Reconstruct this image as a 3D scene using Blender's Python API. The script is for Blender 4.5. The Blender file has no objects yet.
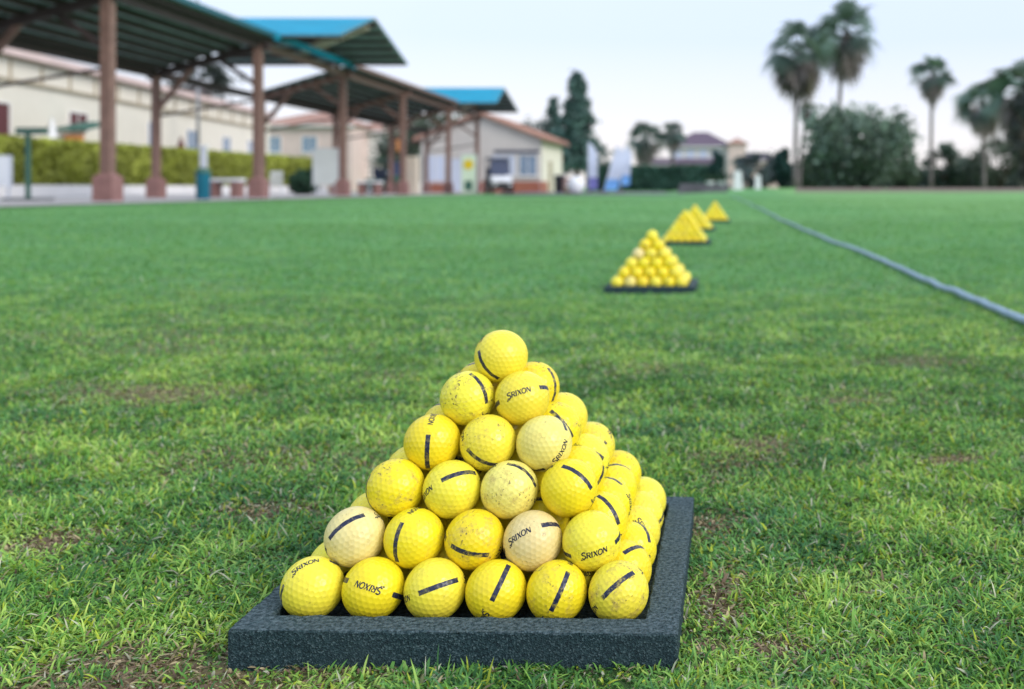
import bpy, bmesh, math, random
import numpy as np
from mathutils import Vector, Matrix, Euler
R = math.radians
random.seed(7)
rng = np.random.default_rng(11)
scene = bpy.context.scene
col = scene.collection
F_PX, PX, PY, H = 1036.0, 740.0, 188.0, 0.320       # lens in pixels, optical centre, camera height
D = 0.04267                                          # golf ball diameter

def at(px, py, Y):                                   # photo direction + distance -> a place in the world
    return Vector(((px-PX)/F_PX*Y, Y, H+(PY-py)/F_PX*Y))

# ------------------------------------------------------------------ objects
def link(o, parent=None):
    col.objects.link(o)
    if parent is not None: o.parent = parent
    return o
def tag(o, label=None, cat=None, group=None, kind=None):
    if label: o['label'] = label
    if cat: o['category'] = cat
    if group: o['group'] = group
    if kind: o['kind'] = kind
    return o
def thing(name, loc, label, cat, rz=0, group=None):
    o = bpy.data.objects.new(name, None); o.location = loc; o.rotation_euler = (0, 0, rz)
    o.empty_display_size = .2
    return tag(link(o), label, cat, group)
def copy_tree(o, parent=None):
    c = o.copy(); link(c, parent)
    for ch in list(o.children): copy_tree(ch, c)
    return c

class MB:
    """collects vertices and faces of ONE mesh object"""
    def __init__(s): s.v = []; s.f = []
    def add(s, v, f):
        n = len(s.v); s.v += [tuple(p) for p in v]; s.f += [tuple(i+n for i in q) for q in f]; return s
    def box(s, c, size, rot=None, taper=1.0):
        x, y, z = size[0]/2, size[1]/2, size[2]/2
        P = [Vector((a*x*(taper if d > 0 else 1), b*y*(taper if d > 0 else 1), d*z)) for d in (-1, 1) for a, b in ((-1,-1),(1,-1),(1,1),(-1,1))]
        if rot is not None:
            m = rot if isinstance(rot, Matrix) else Euler(rot).to_matrix()
            P = [m @ p for p in P]
        return s.add([p+Vector(c) for p in P], [(3,2,1,0),(4,5,6,7),(0,1,5,4),(1,2,6,5),(2,3,7,6),(3,0,4,7)])
    def beam(s, a, b, w, h):
        a = Vector(a); b = Vector(b); d = b-a; L = d.length; q = d.to_track_quat('X', 'Z').to_matrix()
        return s.box((a+b)/2, (L, w, h), q)
    def slab(s, quad, t):                            # four corners + thickness along the normal (downwards)
        q = [Vector(p) for p in quad]; n = (q[1]-q[0]).cross(q[3]-q[0]).normalized()
        if n.z < 0: n = -n
        lo = [p-n*t for p in q]
        return s.add(q+lo, [(0,1,2,3),(7,6,5,4),(0,4,5,1),(1,5,6,2),(2,6,7,3),(3,7,4,0)])
    def prism(s, poly, y0, y1):                      # polygon in XZ extruded along Y
        n = len(poly)
        v = [(x, y0, z) for x, z in poly]+[(x, y1, z) for x, z in poly]
        return s.add(v, [tuple(range(n)), tuple(range(2*n-1, n-1, -1))]+[(i, i+n, (i+1) % n+n, (i+1) % n) for i in range(n)])
    def tube(s, pts, rad, n=10, cap=True):
        pts = [Vector(p) for p in pts]; rad = rad if hasattr(rad, '__len__') else [rad]*len(pts)
        v = []; f = []
        for i, p in enumerate(pts):
            d = (pts[min(i+1, len(pts)-1)]-pts[max(i-1, 0)]).normalized()
            q = d.to_track_quat('Z', 'X').to_matrix()
            for k in range(n):
                a = 2*math.pi*k/n; v.append(p+q@Vector((math.cos(a)*rad[i], math.sin(a)*rad[i], 0)))
        for i in range(len(pts)-1):
            for k in range(n): f.append((i*n+k, i*n+(k+1) % n, (i+1)*n+(k+1) % n, (i+1)*n+k))
        if cap: f += [tuple(range(n-1, -1, -1)), tuple(range((len(pts)-1)*n, len(pts)*n))]
        return s.add(v, f)
    def lathe(s, prof, c=(0,0,0), n=16):
        c = Vector(c); v = []; f = []
        for r, z in prof:
            for k in range(n):
                a = 2*math.pi*k/n; v.append(c+Vector((r*math.cos(a), r*math.sin(a), z)))
        m = len(prof)
        for i in range(m-1):
            for k in range(n): f.append((i*n+k, i*n+(k+1) % n, (i+1)*n+(k+1) % n, (i+1)*n+k))
        f += [tuple(range(n-1, -1, -1)), tuple(range((m-1)*n, m*n))]
        return s.add(v, f)
    def ball(s, c, r, n=10, jit=0.0):
        c = Vector(c); r = r if hasattr(r, '__len__') else (r, r, r)
        bm = bmesh.new(); bmesh.ops.create_icosphere(bm, subdivisions=3, radius=1)
        v = []
        for q in bm.verts:
            k = 1+random.uniform(-jit, jit); v.append((c.x+q.co.x*r[0]*k, c.y+q.co.y*r[1]*k, c.z+q.co.z*r[2]*k))
        f = [tuple(w.index for w in q.verts) for q in bm.faces]; bm.free()
        return s.add(v, f)
    def build(s, name, mat, parent=None, smooth=False, bevel=0):
        me = bpy.data.meshes.new(name); me.from_pydata(s.v, [], s.f); me.update()
        if smooth: me.polygons.foreach_set('use_smooth', [True]*len(me.polygons))
        if mat: me.materials.append(mat)
        if bevel:
            bm = bmesh.new(); bm.from_mesh(me)
            bmesh.ops.bevel(bm, geom=list(bm.edges), offset=bevel, segments=2, affect='EDGES', profile=.6)
            bm.to_mesh(me); bm.free()
        return link(bpy.data.objects.new(name, me), parent)

def np_mesh(name, V, loops, starts, mat, colors=None, smooth=False, parent=None):
    me = bpy.data.meshes.new(name)
    me.vertices.add(len(V)); me.vertices.foreach_set('co', np.ascontiguousarray(V, np.float32).ravel())
    me.loops.add(len(loops)); me.loops.foreach_set('vertex_index', np.ascontiguousarray(loops, np.int32))
    me.polygons.add(len(starts)); me.polygons.foreach_set('loop_start', np.ascontiguousarray(starts, np.int32))
    if smooth: me.polygons.foreach_set('use_smooth', np.ones(len(starts), bool))
    me.update(calc_edges=True)
    if colors is not None:
        a = me.color_attributes.new('col', 'FLOAT_COLOR', 'POINT')
        c = np.ones((len(V), 4), np.float32); c[:, :3] = colors
        a.data.foreach_set('color', c.ravel())
    me.materials.append(mat)
    return link(bpy.data.objects.new(name, me), parent)

# ------------------------------------------------------------------ materials
class NT:
    def __init__(s, name):
        s.m = bpy.data.materials.new(name); s.m.use_nodes = True; s.t = s.m.node_tree; s.t.nodes.clear()
        s.out = s.n('ShaderNodeOutputMaterial'); s.b = s.n('ShaderNodeBsdfPrincipled'); s.l(s.b.outputs[0], s.out.inputs[0])
    def n(s, k, **kw):
        q = s.t.nodes.new(k)
        for a, b in kw.items(): setattr(q, a, b)
        return q
    def l(s, a, b): s.t.links.new(a, b)
    def mix(s, f, a, b, blend='MIX'):
        q = s.n('ShaderNodeMix', data_type='RGBA', blend_type=blend)
        for i, v in ((0, f), (6, a), (7, b)):
            if hasattr(v, 'is_output'): s.l(v, q.inputs[i])
            elif i == 0: q.inputs[0].default_value = v
            else: q.inputs[i].default_value = (*v, 1)
        return q.outputs[2]
    def math(s, op, a, b=None, clamp=False):
        q = s.n('ShaderNodeMath', operation=op, use_clamp=clamp)
        for i, v in ((0, a), (1, b)):
            if v is None: continue
            if hasattr(v, 'is_output'): s.l(v, q.inputs[i])
            else: q.inputs[i].default_value = v
        return q.outputs[0]
    def noise(s, scale, detail=4, rough=.55, vec=None, kind='Object'):
        q = s.n('ShaderNodeTexNoise'); q.inputs['Scale'].default_value = scale; q.inputs['Detail'].default_value = detail; q.inputs['Roughness'].default_value = rough
        if vec is None: vec = s.n('ShaderNodeTexCoord').outputs[kind]
        s.l(vec, q.inputs['Vector']); return q.outputs['Fac']
    def ramp(s, fac, *stops):
        q = s.n('ShaderNodeValToRGB'); e = q.color_ramp.elements
        while len(e) < len(stops): e.new(.5)
        for i, (p, c) in enumerate(stops):
            e[i].position = p; e[i].color = (*c, 1) if hasattr(c, '__len__') else (c, c, c, 1)
        s.l(fac, q.inputs[0]); return q.outputs[0]
    def bump(s, h, strength, dist):
        q = s.n('ShaderNodeBump'); q.inputs['Strength'].default_value = strength; q.inputs['Distance'].default_value = dist
        s.l(h, q.inputs['Height']); s.l(q.outputs[0], s.b.inputs['Normal'])
    def base(s, c):
        if hasattr(c, 'is_output'): s.l(c, s.b.inputs['Base Color'])
        else: s.b.inputs['Base Color'].default_value = (*c, 1)
    def set(s, **kw):
        for k, v in kw.items(): s.b.inputs[k.replace('_', ' ')].default_value = v

def surf(name, c, rough=.75, var=.25, scale=3.0, bump=0.0, metal=0, spec=.4):
    """a plain surface with weathering: two scales of tone and a little relief"""
    t = NT(name)
    n1 = t.noise(scale, 5); n2 = t.noise(scale*9, 3)
    f = t.math('ADD', t.math('MULTIPLY', n1, .65), t.math('MULTIPLY', n2, .35))
    lo = tuple(x*(1-var) for x in c); hi = tuple(min(1, x*(1+var)) for x in c)
    t.base(t.ramp(f, (.3, lo), (.7, hi)))
    t.set(Roughness=rough, Metallic=metal); t.b.inputs['Specular IOR Level'].default_value = spec
    if bump: t.bump(n2, .5, bump)
    return t.m
def leafmat(name, trans=.3, rough=.6, detail=0):
    t = NT(name)
    a = t.n('ShaderNodeAttribute', attribute_name='col')
    t.base(a.outputs['Color']); t.set(Roughness=rough); t.b.inputs['Specular IOR Level'].default_value = .25
    tr = t.n('ShaderNodeBsdfTranslucent')
    t.l(t.mix(1, a.outputs['Color'], (1.0, 1.0, .55), 'MULTIPLY'), tr.inputs[0])
    mx = t.n('ShaderNodeMixShader'); mx.inputs[0].default_value = trans
    t.l(t.b.outputs[0], mx.inputs[1]); t.l(tr.outputs[0], mx.inputs[2]); t.l(mx.outputs[0], t.out.inputs[0])
    return t.m

def ball_material(name, printed):
    t = NT(name)
    oi = t.n('ShaderNodeObjectInfo'); tc = t.n('ShaderNodeTexCoord')
    ofs = t.n('ShaderNodeVectorMath', operation='ADD')
    sc = t.n('ShaderNodeVectorMath', operation='SCALE'); sc.inputs[0].default_value = (7.3, 3.1, 5.7); t.l(oi.outputs['Random'], sc.inputs['Scale'])
    t.l(tc.outputs['Object'], ofs.inputs[0]); t.l(sc.outputs[0], ofs.inputs[1])
    v = ofs.outputs[0]
    # broad yellowing and scuffs
    n1 = t.noise(55, 4, .6, v)
    c = t.mix(t.math('MULTIPLY', t.ramp(n1, (.35, 0.0), (.75, 1.0)), .22), oi.outputs['Color'], (.72, .47, .03))
    sh = t.noise(120, 6, .75, v)
    c = t.mix(t.math('MULTIPLY', t.ramp(sh, (.51, 0.0), (.69, 1.0)), t.math('MULTIPLY', oi.outputs['Alpha'], .8)), c, (.42, .30, .10))
    # specks of dirt
    sp = t.noise(420, 3, .6, v); area = t.noise(60, 2, .5, v)
    spk = t.math('MULTIPLY', t.ramp(sp, (.60, 0.0), (.66, 1.0)), t.ramp(area, (.46, 0.0), (.62, 1.0)))
    c = t.mix(t.math('MULTIPLY', spk, oi.outputs['Alpha'], True), c, (.09, .06, .035))
    if printed:
        xyz = t.n('ShaderNodeSeparateXYZ'); t.l(tc.outputs['Object'], xyz.inputs[0])
        X, Y, Z = (t.math('DIVIDE', xyz.outputs[i], D/2) for i in range(3))
        ang = t.math('ABSOLUTE', t.math('ARCTAN2', Y, t.math('ABSOLUTE', X)))
        wear = t.math('MULTIPLY', t.math('SUBTRACT', t.noise(700, 3, .6, v), .5), .03)
        inb = t.math('LESS_THAN', t.math('ADD', t.math('ABSOLUTE', Z), wear), .082)
        ina = t.math('LESS_THAN', t.math('ADD', ang, wear), .71)
        st = t.math('MULTIPLY', inb, ina)
        chip = t.ramp(t.noise(900, 3, .7, v), (.22, .45), (.36, 1.0))
        worn = t.math('SUBTRACT', 1.0, t.math('MULTIPLY', t.ramp(t.noise(240, 4, .7, v), (.50, 0.0), (.66, 1.0)), t.math('MULTIPLY', oi.outputs['Alpha'], .75)))
        c = t.mix(t.math('MULTIPLY', t.math('MULTIPLY', st, chip), worn), c, (.012, .018, .055))
    t.base(c)
    t.l(t.ramp(n1, (.3, .24), (.7, .46)), t.b.inputs['Roughness'])
    t.b.inputs['Specular IOR Level'].default_value = .45
    t.bump(t.noise(260, 3, .6, v), .25, .00008)
    return t.m

def rubber_material():
    t = NT('granulated_rubber')
    tc = t.n('ShaderNodeTexCoord')
    vo = t.n('ShaderNodeTexVoronoi'); vo.inputs['Scale'].default_value = 1000; t.l(tc.outputs['Object'], vo.inputs['Vector'])
    sep = t.n('ShaderNodeSeparateColor'); t.l(vo.outputs['Color'], sep.inputs[0])
    c = t.ramp(sep.outputs[0], (0, (.006, .017, .022)), (.55, (.016, .040, .048)), (.86, (.036, .070, .080)), (1, (.085, .13, .145)))
    big = t.noise(18, 4)
    c = t.mix(t.ramp(big, (.4, 0.0), (.75, .35)), c, (.030, .050, .058))
    geo = t.n('ShaderNodeNewGeometry'); s = t.n('ShaderNodeSeparateXYZ'); t.l(geo.outputs['Normal'], s.inputs[0])
    top_pale = t.math('MULTIPLY', t.math('MAXIMUM', s.outputs[2], 0.0), t.ramp(t.noise(330, 3), (.40, 0.0), (.68, .55)))
    c = t.mix(top_pale, c, (.17, .225, .25))  # upward faces speckled paler and bluer
    t.base(c); t.set(Roughness=.85); t.b.inputs['Specular IOR Level'].default_value = .25
    h = t.math('ADD', t.math('MULTIPLY', vo.outputs['Distance'], 300.0*.004), t.noise(260, 3))
    t.bump(h, .8, .0006)
    return t.m

M = {
 'ball': ball_material('ball_paint', True), 'ball_far': ball_material('ball_paint_plain', True),
 'ink': surf('navy_print', (.012, .016, .045), .5, .3, 400),
 'rubber': rubber_material(),
 'timber': surf('brown_timber', (.21, .125, .105), .7, .25, 4, .004),
 'timber_dark': surf('dark_timber', (.050, .036, .036), .75, .25, 4, .004),
 'plinth': surf('terracotta_plinth', (.25, .135, .125), .8, .2, 5, .004),
 'teal': surf('teal_sheet', (.006, .29, .46), .6, .15, 1.2, spec=.15),
 'tealdark': surf('dark_teal_trim', (.012, .11, .15), .5, .15, 2),
 'soffit': surf('dark_corrugated_soffit', (.19, .27, .28), .7, .4, 1.5),
 'cream': surf('cream_render', (.76, .71, .62), .85, .08, .8, .003),
 'white': surf('white_render', (.76, .74, .74), .8, .08, 1.0, .003),
 'whitep': surf('white_plastic', (.78, .80, .84), .4, .06, 3),
 'greywall': surf('grey_render', (.56, .53, .51), .85, .1, .8, .003),
 'pinkwall': surf('pink_render', (.68, .53, .50), .85, .1, .8),
 'lilac': surf('lilac_slate', (.13, .095, .135), .8, .2, 2),
 'terra': surf('terracotta_tiles', (.40, .23, .18), .8, .25, 5, .01),
 'brick': surf('red_brick', (.36, .13, .09), .85, .25, 9, .006),
 'tan': surf('tan_band', (.40, .34, .25), .8, .15, 2),
 'glass': surf('window_glass', (.22, .30, .42), .12, .15, 1),
 'tint': surf('tinted_screen', (.10, .14, .24), .1, .1, 1),
 'panel': surf('pale_panel', (.60, .64, .64), .6, .08, 2),
 'dark': surf('dark_opening', (.035, .03, .032), .6, .3, 2),
 'maroon': surf('maroon_shutter', (.12, .035, .04), .7, .2, 3),
 'binblue': surf('petrol_blue_plastic', (.005, .13, .20), .4, .15, 4),
 'green': surf('green_painted_metal', (.045, .13, .10), .5, .2, 4),
 'kioskgreen': surf('green_roof_felt', (.05, .14, .11), .7, .2, 4),
 'orange': surf('orange_board', (.72, .30, .10), .6, .15, 3),
 'yellow': surf('yellow_disc', (.75, .55, .02), .6, .1, 3),
 'poster': surf('pale_green_poster', (.66, .80, .62), .6, .06, 2),
 'bluewhite': surf('blue_white_fabric', (.62, .68, .84), .7, .06, 2),
 'flagblue': surf('blue_fabric', (.16, .38, .78), .7, .1, 2),
 'flagnavy': surf('violet_fabric', (.17, .17, .46), .7, .1, 2),
 'navy': surf('navy_vinyl', (.012, .03, .09), .4, .2, 3),
 'black': surf('black_plastic', (.012, .014, .018), .5, .2, 3),
 'tyre': surf('tyre_rubber', (.02, .02, .022), .9, .2, 6),
 'metal': surf('galvanised_metal', (.42, .44, .48), .45, .15, 4, 0, .6),
 'lightpost': surf('pale_post', (.55, .58, .66), .5, .1, 3),
 'beige': surf('beige_sheet', (.58, .50, .42), .6, .08, 2),
 'bark': surf('palm_bark', (.17, .145, .15), .9, .3, 6, .02),
 'bark2': surf('tree_bark', (.12, .09, .07), .9, .3, 5, .02),
 'hose': surf('grey_blue_hose', (.30, .42, .52), .5, .15, 12, .001),
 'stone': surf('grey_blocks', (.13, .12, .15), .9, .2, 2, .02),
 'leaf': leafmat('leaves', .25), 'blade': leafmat('grass_blades', .38, .45), 'needle': leafmat('needles', .1),
 'pave': surf('pale_paving', (.48, .46, .46), .9, .12, .6, .003),
 'asphalt': surf('grey_path', (.20, .19, .22), .9, .15, .5, .003),
 'soil': surf('brown_soil', (.20, .15, .12), .95, .25, .7, .02),
}

# ------------------------------------------------------------------ noise in numpy
def vnoise(x, y, seed=0):
    xi = np.floor(x).astype(np.int64); yi = np.floor(y).astype(np.int64); fx = x-xi; fy = y-yi
    def h(a, b):
        n = (a*374761393+b*668265263+seed*1442695041) & 0x7fffffff
        n = ((n ^ (n >> 13))*1274126177) & 0x7fffffff
        n = (n ^ (n >> 16)) & 0xffff
        return n/65535.0
    u = fx*fx*(3-2*fx); w = fy*fy*(3-2*fy)
    return (h(xi, yi)*(1-u)+h(xi+1, yi)*u)*(1-w)+(h(xi, yi+1)*(1-u)+h(xi+1, yi+1)*u)*w
def fbm(x, y, s, oct=3, seed=0):
    r = 0; a = 1; t = 0
    for k in range(oct):
        r = r+a*vnoise(x*s*2**k+17.3*k, y*s*2**k-9.1*k, seed+k); t += a; a *= .5
    return r/t

# bare, thatchy spots of the lawn: (x, y, radius x, radius y)
SPOTS = [(.035, 1.27, .055, .05), (.245, 1.22, .05, .035), (-.03, .98, .03, .04), (-.015, .80, .022, .08), (-.40, .69, .07, .028), (-.30, .70, .08, .03),
         (-.62, .93, .05, .04), (-.46, 1.02, .05, .035), (.16, 1.55, .06, .04), (.02, .72, .035, .02), (-.40, .655, .12, .018), (.33, 1.9, .12, .06), (-.9, 1.6, .15, .08)]
def bare(x, y):
    b = np.clip((fbm(x, y, 5.0, 3, 5)-.62)*6, 0, 1)*.45
    w = (fbm(x, y, 40, 2, 8)-.5)*.9
    for cx, cy, rx, ry in SPOTS:
        d = np.sqrt(((x-cx)/rx)**2+((y-cy)/ry)**2)+w
        b = np.maximum(b, np.clip(1.25-d, 0, 1))
    return b

PYR = [  # centre x, centre y, turn, tray?
 (-.1953, .8419, .0089), (-.302, 3.56, .0), (-.329, 6.2, .015), (-.355, 8.2, -.05), (-.25, 10.4, .03)]
DIP = [0, -.030, -.018, -.020, -.022]
def in_tray(x, y, grow=0.0):
    m = np.zeros(x.shape, bool)
    for cx, cy, a in PYR:
        X = (x-cx)*math.cos(a)+(y-cy)*math.sin(a); Y = -(x-cx)*math.sin(a)+(y-cy)*math.cos(a)
        m |= (X > -.1455-grow) & (X < .1529+grow) & (Y > -.1544-grow) & (Y < .1515+grow)
    return m

def ground_z(x, y):
    bump = (fbm(x, y, 6.0, 3, 3)-.5)*.012+(fbm(x, y, .35, 2, 9)-.5)*.04*np.clip((y-3)/8, 0, 1)
    near = np.clip((np.hypot(x+.19, y-.84)-.22)/.25, 0, 1)
    for cx, cy, a in PYR: near = near*np.clip((np.hypot(x-cx, y-cy)-.22)/.3, 0, 1)
    rise = .30*np.clip((y-42)/20, 0, 1)*np.clip((x+6)/8, 0, 1)
    apron = np.clip((x+12)/-1.0, 0, 1)
    dip = sum(dz*np.exp(-((x-c[0])**2+(y-c[1])**2)/.8) for c, dz in zip(PYR, DIP))
    return bump*near*(1-apron)+rise+dip

# ------------------------------------------------------------------ ground
def make_ground():
    def axis(lo, hi, fine, far):
        a = list(np.arange(lo, hi+1e-6, fine)); s = fine; p = hi
        while p < far: s *= 1.13; p += s; a.append(p)
        s = fine; p = lo
        while p > -far: s *= 1.13; p -= s; a.insert(0, p)
        return np.array(a)
    xs = axis(-1.6, 1.2, .02, 3500); ys = axis(.3, 3.2, .02, 3500)
    X, Y = np.meshgrid(xs, ys); x = X.ravel(); y = Y.ravel()
    V = np.stack([x, y, ground_z(x, y)], 1)
    nx, ny = len(xs), len(ys)
    i = (np.arange(ny-1)[:, None]*nx+np.arange(nx-1)[None]).ravel()
    q = np.stack([i, i+1, i+nx+1, i+nx], 1)
    # colour: soil and thatch close by (the blades cover it), lawn green farther off
    b = bare(x, y)[:, None]
    far = np.clip((y-1.2)/2.5, 0, 1)[:, None]
    m = fbm(x, y, .5, 3, 21)[:, None]; m2 = fbm(x*.35, y, 2.2, 3, 25)[:, None]
    soil = np.array([.065, .12, .045])*(1-b)+np.array([.21, .155, .105])*b
    lawn = np.array([.108, .29, .118])*(1-m2)+np.array([.17, .39, .15])*m2
    lawn = lawn*(.82+.36*m)
    streak = np.clip((fbm(x*.12, y, .9, 2, 31)[:, None]-.5)*3, 0, 1)
    lawn = lawn*(1-.25*streak)+np.array([.19, .36, .13])*.25*streak
    band = np.clip((x-1.2)/1.5, 0, 1)[:, None]*np.clip((y-9)/6, 0, 1)[:, None]      # mown, paler strip beyond the hose
    lawn = lawn*(1-.5*band)+np.array([.23, .43, .165])*.5*band
    lawn = lawn*(1+.5*(fbm(x*.06, y*.5, .8, 3, 77)[:, None]-.5)*np.clip((y-8)/10, 0, 1)[:, None])
    c = soil*(1-far)+lawn*far
    t = NT('lawn')
    a = t.n('ShaderNodeAttribute', attribute_name='col')
    n = t.noise(45, 5, .7); n2 = t.noise(4, 4, .6)
    k = t.math('ADD', t.math('MULTIPLY', t.ramp(n, (.3, .0), (.7, 1.)), .55), t.math('MULTIPLY', t.ramp(n2, (.35, 0.), (.65, 1.)), .45))
    c2 = t.mix(1, a.outputs['Color'], t.ramp(k, (0, (.62, .66, .7)), (1, (1.38, 1.28, 1.1))), 'MULTIPLY')
    t.base(c2); t.set(Roughness=.95); t.b.inputs['Specular IOR Level'].default_value = .1
    t.bump(n, .8, .01)
    o = np_mesh('ground', V, q.ravel(), np.arange(len(q))*4, t.m, c, True)
    tag(o, 'green lawn of the practice range with bare brown spots', 'lawn', kind='structure')
make_ground()

def make_grass():
    P = []
    for y0, y1, dens, sl, sw in ((.50, .80, 270000, 1, 1), (.80, 1.3, 210000, 1, 1.1), (1.3, 2.0, 85000, 1.0, 1.45), (2.0, 3.2, 32000, 1.05, 2.2), (3.2, 5.5, 9000, 1.1, 3.8), (5.5, 9.5, 2400, 1.2, 6.5), (9.5, 17, 520, 1.2, 10.0), (17, 30, 130, 1.4, 18.0)):
        xa, xb = -.72*y1-.95, .28*y1+.75
        n = int((xb-xa)*(y1-y0)*dens)
        x = rng.uniform(xa, xb, n); y = rng.uniform(y0, y1, n)
        keep = (x > -.72*y-.95) & (x < .28*y+.75)
        x = x[keep]; y = y[keep]
        P.append(np.stack([x, y, np.full(len(x), sl), np.full(len(x), sw)], 1))
    P = np.concatenate(P); x, y = P[:, 0], P[:, 1]
    b = bare(x, y); tuft = fbm(x, y, 30, 2, 41)
    keep = ~in_tray(x, y, -.001) & (x > -12.4) & (rng.random(len(x)) > b*.30) & (rng.random(len(x)) < (.55+.9*tuft))
    P = P[keep]; b = b[keep]; tuft = tuft[keep]; x, y = P[:, 0], P[:, 1]; n = len(x)
    near_tray = in_tray(x, y, .03); touch = in_tray(x, y, .012)
    L = rng.gamma(9, 1/9, n)*.0102*P[:, 2]*(.50+.95*tuft); L *= np.where(near_tray, .85, 1); L *= np.where(touch, .9, 1)
    tall = rng.random(n) < .035; L[tall] *= 1.4
    L *= 1-.35*b
    W = rng.uniform(.0008, .0018, n)*rng.choice([1, 1, 1, 1.5], n)*P[:, 3]
    az = rng.uniform(0, 2*np.pi, n)+ (fbm(x, y, 14, 2, 51)-.5)*5
    flat = rng.beta(2.2, 2.0, n); tilt = .2+1.25*flat          # from upright
    dry = rng.random(n) < .08+.72*b
    tilt = np.where(dry, np.clip(tilt+.35, 0, 1.5), tilt)
    bend = rng.uniform(.2, 1.0, n)
    side = np.stack([-np.sin(az), np.cos(az), rng.uniform(-.5, .5, n)], 1); side /= np.linalg.norm(side, axis=1)[:, None]
    hor = np.stack([np.cos(az), np.sin(az), np.zeros(n)], 1)
    base = np.stack([x, y, ground_z(x, y)-.001+rng.uniform(0, .003, n)], 1)
    pts = [base]; p = base
    ang = tilt.copy()
    for k in range(3):
        d = hor*np.sin(ang)[:, None]+np.array([0, 0, 1.])*np.cos(ang)[:, None]
        p = p+d*(L/3)[:, None]; p[:, 2] = np.maximum(p[:, 2], base[:, 2]+.0015); pts.append(p); ang = np.minimum(ang+bend*.55, 1.75)
    w = [W*.42, W*.5, W*.36]
    V = np.empty((n, 7, 3))
    for k in range(3):
        V[:, 2*k] = pts[k]-side*w[k][:, None]; V[:, 2*k+1] = pts[k]+side*w[k][:, None]
    V[:, 6] = pts[3]
    i = np.arange(n)[:, None]*7
    lp = np.concatenate([i+np.array([[0, 1, 3, 2]]), i+np.array([[2, 3, 5, 4]]), i+np.array([[4, 5, 6]])], 1)
    st = (np.arange(n)[:, None]*11+np.array([[0, 4, 8]])).ravel()
    # colours
    t = np.clip(rng.normal(.47, .27, n)+(fbm(x, y, 11, 3, 61)-.5)*1.2+(fbm(x, y, .8, 2, 66)-.5)*.3, 0, 1)[:, None]
    dk, md, lt = np.array([.060, .185, .055]), np.array([.225, .50, .085]), np.array([.66, .85, .20])
    c = np.where(t < .5, dk+(md-dk)*t*2, md+(lt-md)*(t*2-1))
    blue = np.clip((fbm(x, y, 9, 2, 71)-.5)*3+rng.normal(0, .35, n), 0, 1)[:, None]*.32
    c = c*(1-blue)+np.array([.12, .36, .19])*blue
    yel = (rng.random(n) < .07)[:, None]; c = np.where(yel, np.array([.50, .60, .06])*rng.uniform(.7, 1.2, (n, 1)), c)
    straw = np.array([.56, .45, .27])*rng.uniform(.35, 1.25, (n, 1)); brown = np.array([.26, .175, .12])*rng.uniform(.5, 1.4, (n, 1))
    c = np.where(dry[:, None], np.where(rng.random((n, 1)) < .6, straw, brown), c)
    pale = (rng.random(n) < .05)[:, None]; c = np.where(pale, np.array([.66, .66, .50])*rng.uniform(.6, 1.15, (n, 1)), c)
    farmix = np.clip((y-1.2)/3, 0, 1)[:, None]
    c = c*(1-.68*farmix)+np.array([.17, .425, .18])*.68*farmix
    band = (np.clip((x-1.2)/1.5, 0, 1)*np.clip((y-9)/6, 0, 1))[:, None]
    c = c*(1-.5*band)+np.array([.23, .43, .165])*.5*band
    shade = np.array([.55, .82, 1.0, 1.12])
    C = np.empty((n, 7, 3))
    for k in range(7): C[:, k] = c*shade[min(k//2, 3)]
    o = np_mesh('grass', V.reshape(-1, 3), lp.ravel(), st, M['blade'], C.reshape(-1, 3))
    tag(o, 'short green turf with dry straw blades around the ball trays', 'grass', kind='stuff')
make_grass()

def sheet(name, poly, mat, label, cat, dz=.004):
    m = MB(); n = len(poly)
    o = m.add([(x, y, z+dz) for x, y, z in poly], [tuple(range(n))]).build(name, mat)
    return tag(o, label, cat, kind='structure')
def fx(Y): return -14.42-.062*(Y-31) if Y < 38.9 else -14.91-.040*(Y-38.9)                 # front post line of the shelter
sheet('paving', [(fx(5)+1.5, 5, .02), (fx(75)+1.5, 75, .02), (-60, 75, .02), (-60, 5, .02)], M['pave'], 'pale paved apron under and behind the shelter', 'paving')
sheet('path', [(-13.5, 66, .05), (-11.2, 46, .035), (-1.2, 47, .035), (1.0, 62, .05)], M['asphalt'], 'grey path crossing behind the lawn', 'path', .006)
sheet('planting_bed', [(2.6, 50, .12), (60, 50, .12), (60, 61.9, .298), (3.4, 61.9, .298)], M['soil'], 'strip of bare brown soil under the palms', 'soil', .012)

# ------------------------------------------------------------------ golf balls
def icosa_dirs(freq):
    g = (1+5**.5)/2
    v = np.array([(-1,g,0),(1,g,0),(-1,-g,0),(1,-g,0),(0,-1,g),(0,1,g),(0,-1,-g),(0,1,-g),(g,0,-1),(g,0,1),(-g,0,-1),(-g,0,1)])
    f = [(0,11,5),(0,5,1),(0,1,7),(0,7,10),(0,10,11),(1,5,9),(5,11,4),(11,10,2),(10,7,6),(7,1,8),(3,9,4),(3,4,2),(3,2,6),(3,6,8),(3,8,9),(4,9,5),(2,4,11),(6,2,10),(8,6,7),(9,8,1)]
    out = {}
    for a, b, c in f:
        for i in range(freq+1):
            for j in range(freq+1-i):
                p = (v[a]*i+v[b]*j+v[c]*(freq-i-j)); p = p/np.linalg.norm(p); out[tuple(np.round(p, 4))] = p
    return np.array(list(out.values()))
DIMPLES = icosa_dirs(6)
def dimple(d):                                       # depth for unit directions (n,3)
    r = np.empty(len(d))
    for i in range(0, len(d), 8000): r[i:i+8000] = (d[i:i+8000] @ DIMPLES.T).max(1)
    a = np.arccos(np.clip(r, -1, 1)); k = np.clip(1-(a/.084)**2, 0, 1)
    return .00021*k**.8
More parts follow.
